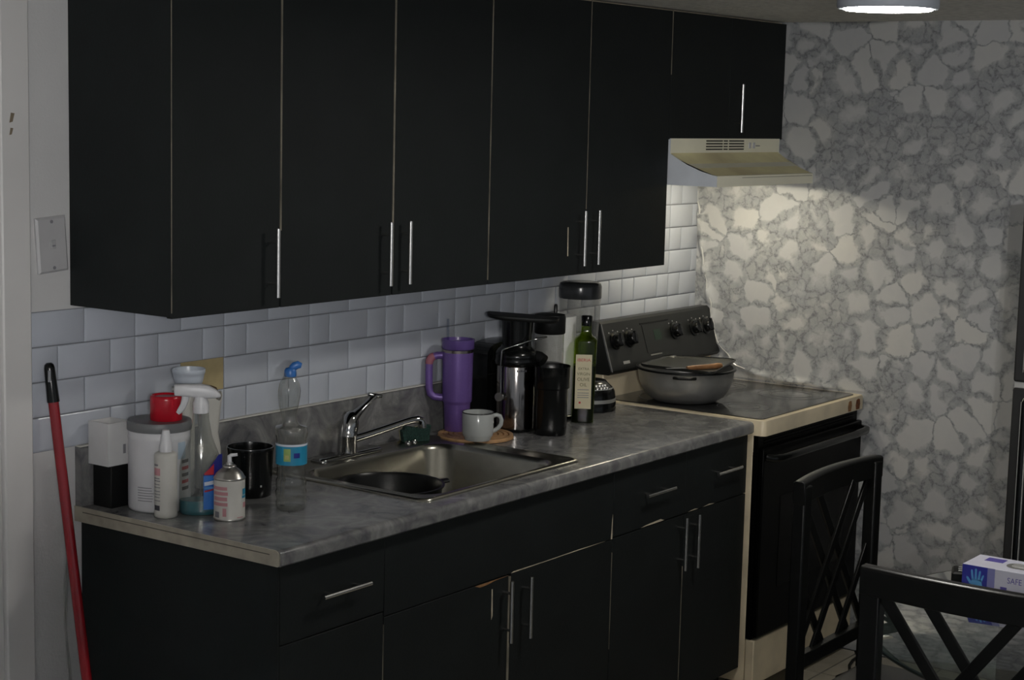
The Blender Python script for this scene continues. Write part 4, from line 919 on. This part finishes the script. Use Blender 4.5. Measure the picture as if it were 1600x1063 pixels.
# ================================================================ CHAIRS, TABLE
def make_chair(loc, rz, label):
    t = thing('dining_chair', loc, rz, label, 'chair', 'black lattice-back dining chairs')
    W2, ZT, ZS = 0.205, 1.0, 0.45
    for s in (-1, 1):
        MB().box(s*W2-0.021, s*W2+0.021, -0.016, 0.016, 0, ZT-0.012).build('back_post', CHAIRM, t, 35, 0.004)
        m = MB(); m.rings([[(s*W2+dx*k_, 0.40+dy*k_, z) for dx, dy in ((-.018, -.018), (.018, -.018), (.018, .018), (-.018, .018))] for z, k_ in ((0, 0.8), (0.40, 1.0))]).build('front_leg', CHAIRM, t, 35, 0.003)
    m = MB(); rs = []
    for k in range(13):
        u = -1+2*k/12; x = u*(W2+0.0228); y = -0.022*(1-u*u); zt_ = ZT+0.002*(1-u*u); zb_ = ZT-0.056
        rs.append([(x, y-0.016, zb_), (x, y+0.016, zb_), (x, y+0.016, zt_-0.004), (x, y+0.010, zt_), (x, y-0.010, zt_), (x, y-0.016, zt_-0.004)])
    m.rings(rs).build('top_rail', CHAIRM, t, 35, 0.002)
    MB().box(-W2, W2, -0.012, 0.012, 0.53, 0.565).build('lower_rail', CHAIRM, t, 35, 0.002)
    zt_, zb_, sl = ZT-0.05, 0.55, 1.35
    win = 2*W2-0.03
    for dr in (1, -1):
        for x0 in (-0.33, -0.183, -0.092):
            # slanted slat: x = x0 + (zt-z)/sl
            xa, za = x0, zt_
            if xa < -W2: za = zt_-(-W2-xa)*sl; xa = -W2
            xb = xa+(za-zb_)/sl; zz = zb_
            if xb > W2: xb = W2; zz = za-(xb-xa)*sl
            yy = 0.004*dr-0.008
            m = MB(); m.bar((dr*xa, yy, za), (dr*xb, yy, zz), (1, 0, 0), 0.024, 0.0078); m.build('slat', CHAIRM, t, 35, 0.0015)
    m = MB(); rs = []
    for z, g in ((ZS-0.045, -0.01), (ZS-0.035, 0), (ZS-0.008, 0), (ZS, -0.012)):
        rs.append(rrect(0, 0.205, W2+0.02+g, 0.215+g, 0.03, z, 5))
    m.rings(rs).build('seat', SEATM, t, 50)
    for s in (-1, 1): MB().box(s*W2-0.011, s*W2+0.011, 0.0, 0.40, 0.20, 0.225).build('stretcher', CHAIRM, t, 35, 0.002)
    return t
ch1 = make_chair((1.274, -1.363, 0), PI, 'black lattice-back chair standing in front of the oven door')
ch2 = dup(ch1, (0.425, -2.038, 0), -PI/2, 'nearest black lattice-back chair, cut off by the right border')

TBX, TBY, TR, TZ = 1.157, -2.20, 0.65, 0.75
tb = thing('glass_table', (TBX, TBY, 0), 0, 'round glass-topped dining table between the two black chairs', 'table')
m = MB(); m.lathe([(TR-0.004, TZ-0.010), (TR, TZ-0.008), (TR, TZ-0.002), (TR-0.004, TZ)], 96).build('glass_top', TABLEG, tb, 40)
m = MB(); m.rings([[(r_*math.cos(2*PI*k/96), r_*math.sin(2*PI*k/96), z) for k in range(96)] for r_, z in ((TR+0.0005, TZ-0.0105), (TR+0.003, TZ-0.009), (TR+0.003, TZ-0.002), (TR+0.0005, TZ-0.0005))], False, False).build('edge_band', pbr('dark table edge', (0.02, 0.03, 0.028), 0.3), tb, 60)
for k in range(4):
    a = PI/4+k*PI/2; m = MB(); m.tube([(0.30*math.cos(a), 0.30*math.sin(a), TZ-0.0105), (0.33*math.cos(a), 0.33*math.sin(a), 0.35), (0.38*math.cos(a), 0.38*math.sin(a), 0.0)], 0.018, 12).build('leg', CHAIRM, tb, 60)
m = MB(); m.rings([[((0.31+r_)*math.cos(2*PI*k/48), (0.31+r_)*math.sin(2*PI*k/48), 0.36+z) for k in range(48)] for r_, z in ((-.01, -.01), (.01, -.01), (.01, .01), (-.01, .01), (-.01, -.01))], False, False).build('leg_ring', CHAIRM, tb)

# glove box: its long face looks along -x
GB = thing('glove_box', (1.242, -1.704, TZ+0.0005), -PI/2, 'blue and white disposable glove box on the glass table', 'box')
GL, GD, GH = 0.235, 0.115, 0.070       # local x runs right along the face, face at y=0, depth to +y
box('carton', BOXW, 0, GL, 0, GD, 0, GH, GB, 0.0015)
box('blue_panel', BOXB, 0.0005, 0.062, -0.0006, 0, 0.0008, GH-0.0008, GB)
box('blue_fade', pbr('glove box mid blue', (0.22, 0.22, 0.48), 0.45), 0.062, 0.080, -0.0005, 0, 0.0008, GH-0.0008, GB)
m = MB(); hx0, hz0 = 0.036, 0.008
def fin(x, z, a, l, w_):
    dx, dz = math.sin(a), math.cos(a); px_, pz_ = dz, -dx
    pts = [(x-px_*w_, z-pz_*w_), (x+px_*w_, z+pz_*w_), (x+dx*l+px_*w_*0.8, z+dz*l+pz_*w_*0.8), (x+dx*(l+w_), z+dz*(l+w_)), (x+dx*l-px_*w_*0.8, z+dz*l-pz_*w_*0.8)]
    m.prism(pts, -0.0014, -0.0006, 'y')
m.prism([(hx0-0.012, hz0), (hx0+0.013, hz0), (hx0+0.016, hz0+0.012), (hx0+0.012, hz0+0.029), (hx0-0.011, hz0+0.029), (hx0-0.014, hz0+0.014)], -0.0014, -0.0006, 'y')
fin(hx0-0.013, hz0+0.018, -0.62, 0.016, 0.0032); fin(hx0-0.0085, hz0+0.027, -0.16, 0.022, 0.0028); fin(hx0-0.0015, hz0+0.028, -0.02, 0.025, 0.0028); fin(hx0+0.0055, hz0+0.027, 0.12, 0.022, 0.0028); fin(hx0+0.0110, hz0+0.025, 0.34, 0.016, 0.0025)
m.build('printed_hand', BOXL, GB, 0)
lettering('SAFE', 0.020, BOXP, GB, 0.128, 0.047, -0.0009, stretch=0.85)
lettering('SAFE', 0.020, BOXP, GB, 0.128, 0.010, -0.0009, stretch=0.85)
m = MB(); m.prism([(0.152, 0.036), (0.170, 0.038), (0.184, 0.050), (0.186, 0.056), (0.166, 0.054), (0.160, 0.046)], -0.0012, -0.0004, 'y'); m.build('logo', BOXP, GB, 0)
m = MB(); m.prism([(0.163, 0.043), (0.176, 0.046), (0.178, 0.050), (0.165, 0.047)], -0.0016, -0.0012, 'y'); m.build('logo_cut', BOXW, GB, 0)
box('print_block', BOXP, 0.095, 0.110, -0.0010, 0, 0.020, 0.030, GB)
m = MB(); m.rings([rrect(0.150, GD/2, 0.062, 0.026, 0.0255, GH+0.0003), rrect(0.150, GD/2, 0.062, 0.026, 0.0255, GH+0.0008)]).build('top_opening', pbr('box opening print', (0.16, 0.16, 0.15), 0.6), GB)
m = MB(); m.rings([rrect(0.150, GD/2, 0.050, 0.016, 0.0155, GH+0.0009), rrect(0.150, GD/2, 0.046, 0.012, 0.0115, GH+0.004)]).build('glove_tuft', pbr('glove grey', (0.3, 0.3, 0.29), 0.6), GB)
box('top_print', BOXP, 0.03, 0.075, GD*0.55, GD*0.85, GH+0.0001, GH+0.0006, GB)
box('end_print', pbr('box side print', (0.25, 0.30, 0.42), 0.5), -0.0006, 0.0, 0.004, GD-0.004, 0.002, GH-0.002, GB)
RM = thing('remote_control', (1.335, -1.665, TZ+0.0005), 0.35, 'small black remote lying beside the glove box', 'remote')
m = MB(); m.rings([rrect(0, 0, 0.035, 0.020, 0.008, 0), rrect(0, 0, 0.036, 0.021, 0.008, 0.004), rrect(0, 0, 0.036, 0.021, 0.008, 0.026), rrect(0, 0, 0.032, 0.017, 0.007, 0.030)]).build('casing', BLKM, RM, 40)
for k in range(3): box('button', SEAL, -0.022+0.018*k, -0.014+0.018*k, -0.005, 0.005, 0.030, 0.0315, RM)

# ================================================================ FRIDGE AT THE RIGHT BORDER
FR = thing('refrigerator', (2.2, -1.462, 0), -PI/2, 'tall black refrigerator at the right border against the marble wall', 'refrigerator')
FW, FD, FZ = 0.74, 0.69, 1.64
box('cabinet', FRIDGE, 0.004, FW-0.004, 0.062, FD, 0.03, FZ, FR, 0.004)
lo = box('lower_door', FRIDGE, 0, FW, 0, 0.055, 0.06, 1.108, FR, 0.006)
up = box('freezer_door', FRIDGE, 0, FW, 0, 0.055, 1.126, FZ-0.004, FR, 0.006)
box('door_seal', SEAL, 0.003, FW-0.003, 0.006, 0.060, 1.1085, 1.1255, FR)
for par, z0, z1 in ((lo, 0.45, 1.095), (up, 1.14, 1.50)):
    m = MB(); m.tube([(0.050, -0.004, z0), (0.050, -0.034, z0+0.02), (0.050, -0.034, z1-0.02), (0.050, -0.004, z1)], 0.009, 10).build('handle', BLK, par, 40)
    box('handle_trim', SEAL, 0.040, 0.0425, -0.037, -0.031, z0+0.02, z1-0.02, par)
    box('handle_trim', SEAL, 0.058, 0.0605, -0.037, -0.031, z0+0.02, z1-0.02, par)
for x in (0.06, FW-0.06): box('foot', BLKM, x-0.02, x+0.02, 0.1, 0.6, 0, 0.03, FR)

# power cord behind the range chair
m = MB(); m.tube([(2.88, -0.72, 0.006), (2.84, -0.75, 0.006), (2.78, -0.755, 0.006), (2.72, -0.77, 0.006), (2.66, -0.80, 0.006), (2.58, -0.79, 0.006), (2.5, -0.82, 0.006)], 0.005, 8)
tag(m.build('power_cord', BLKM, None, 60), 'black power cord lying on the floor tiles beside the range', 'cord')
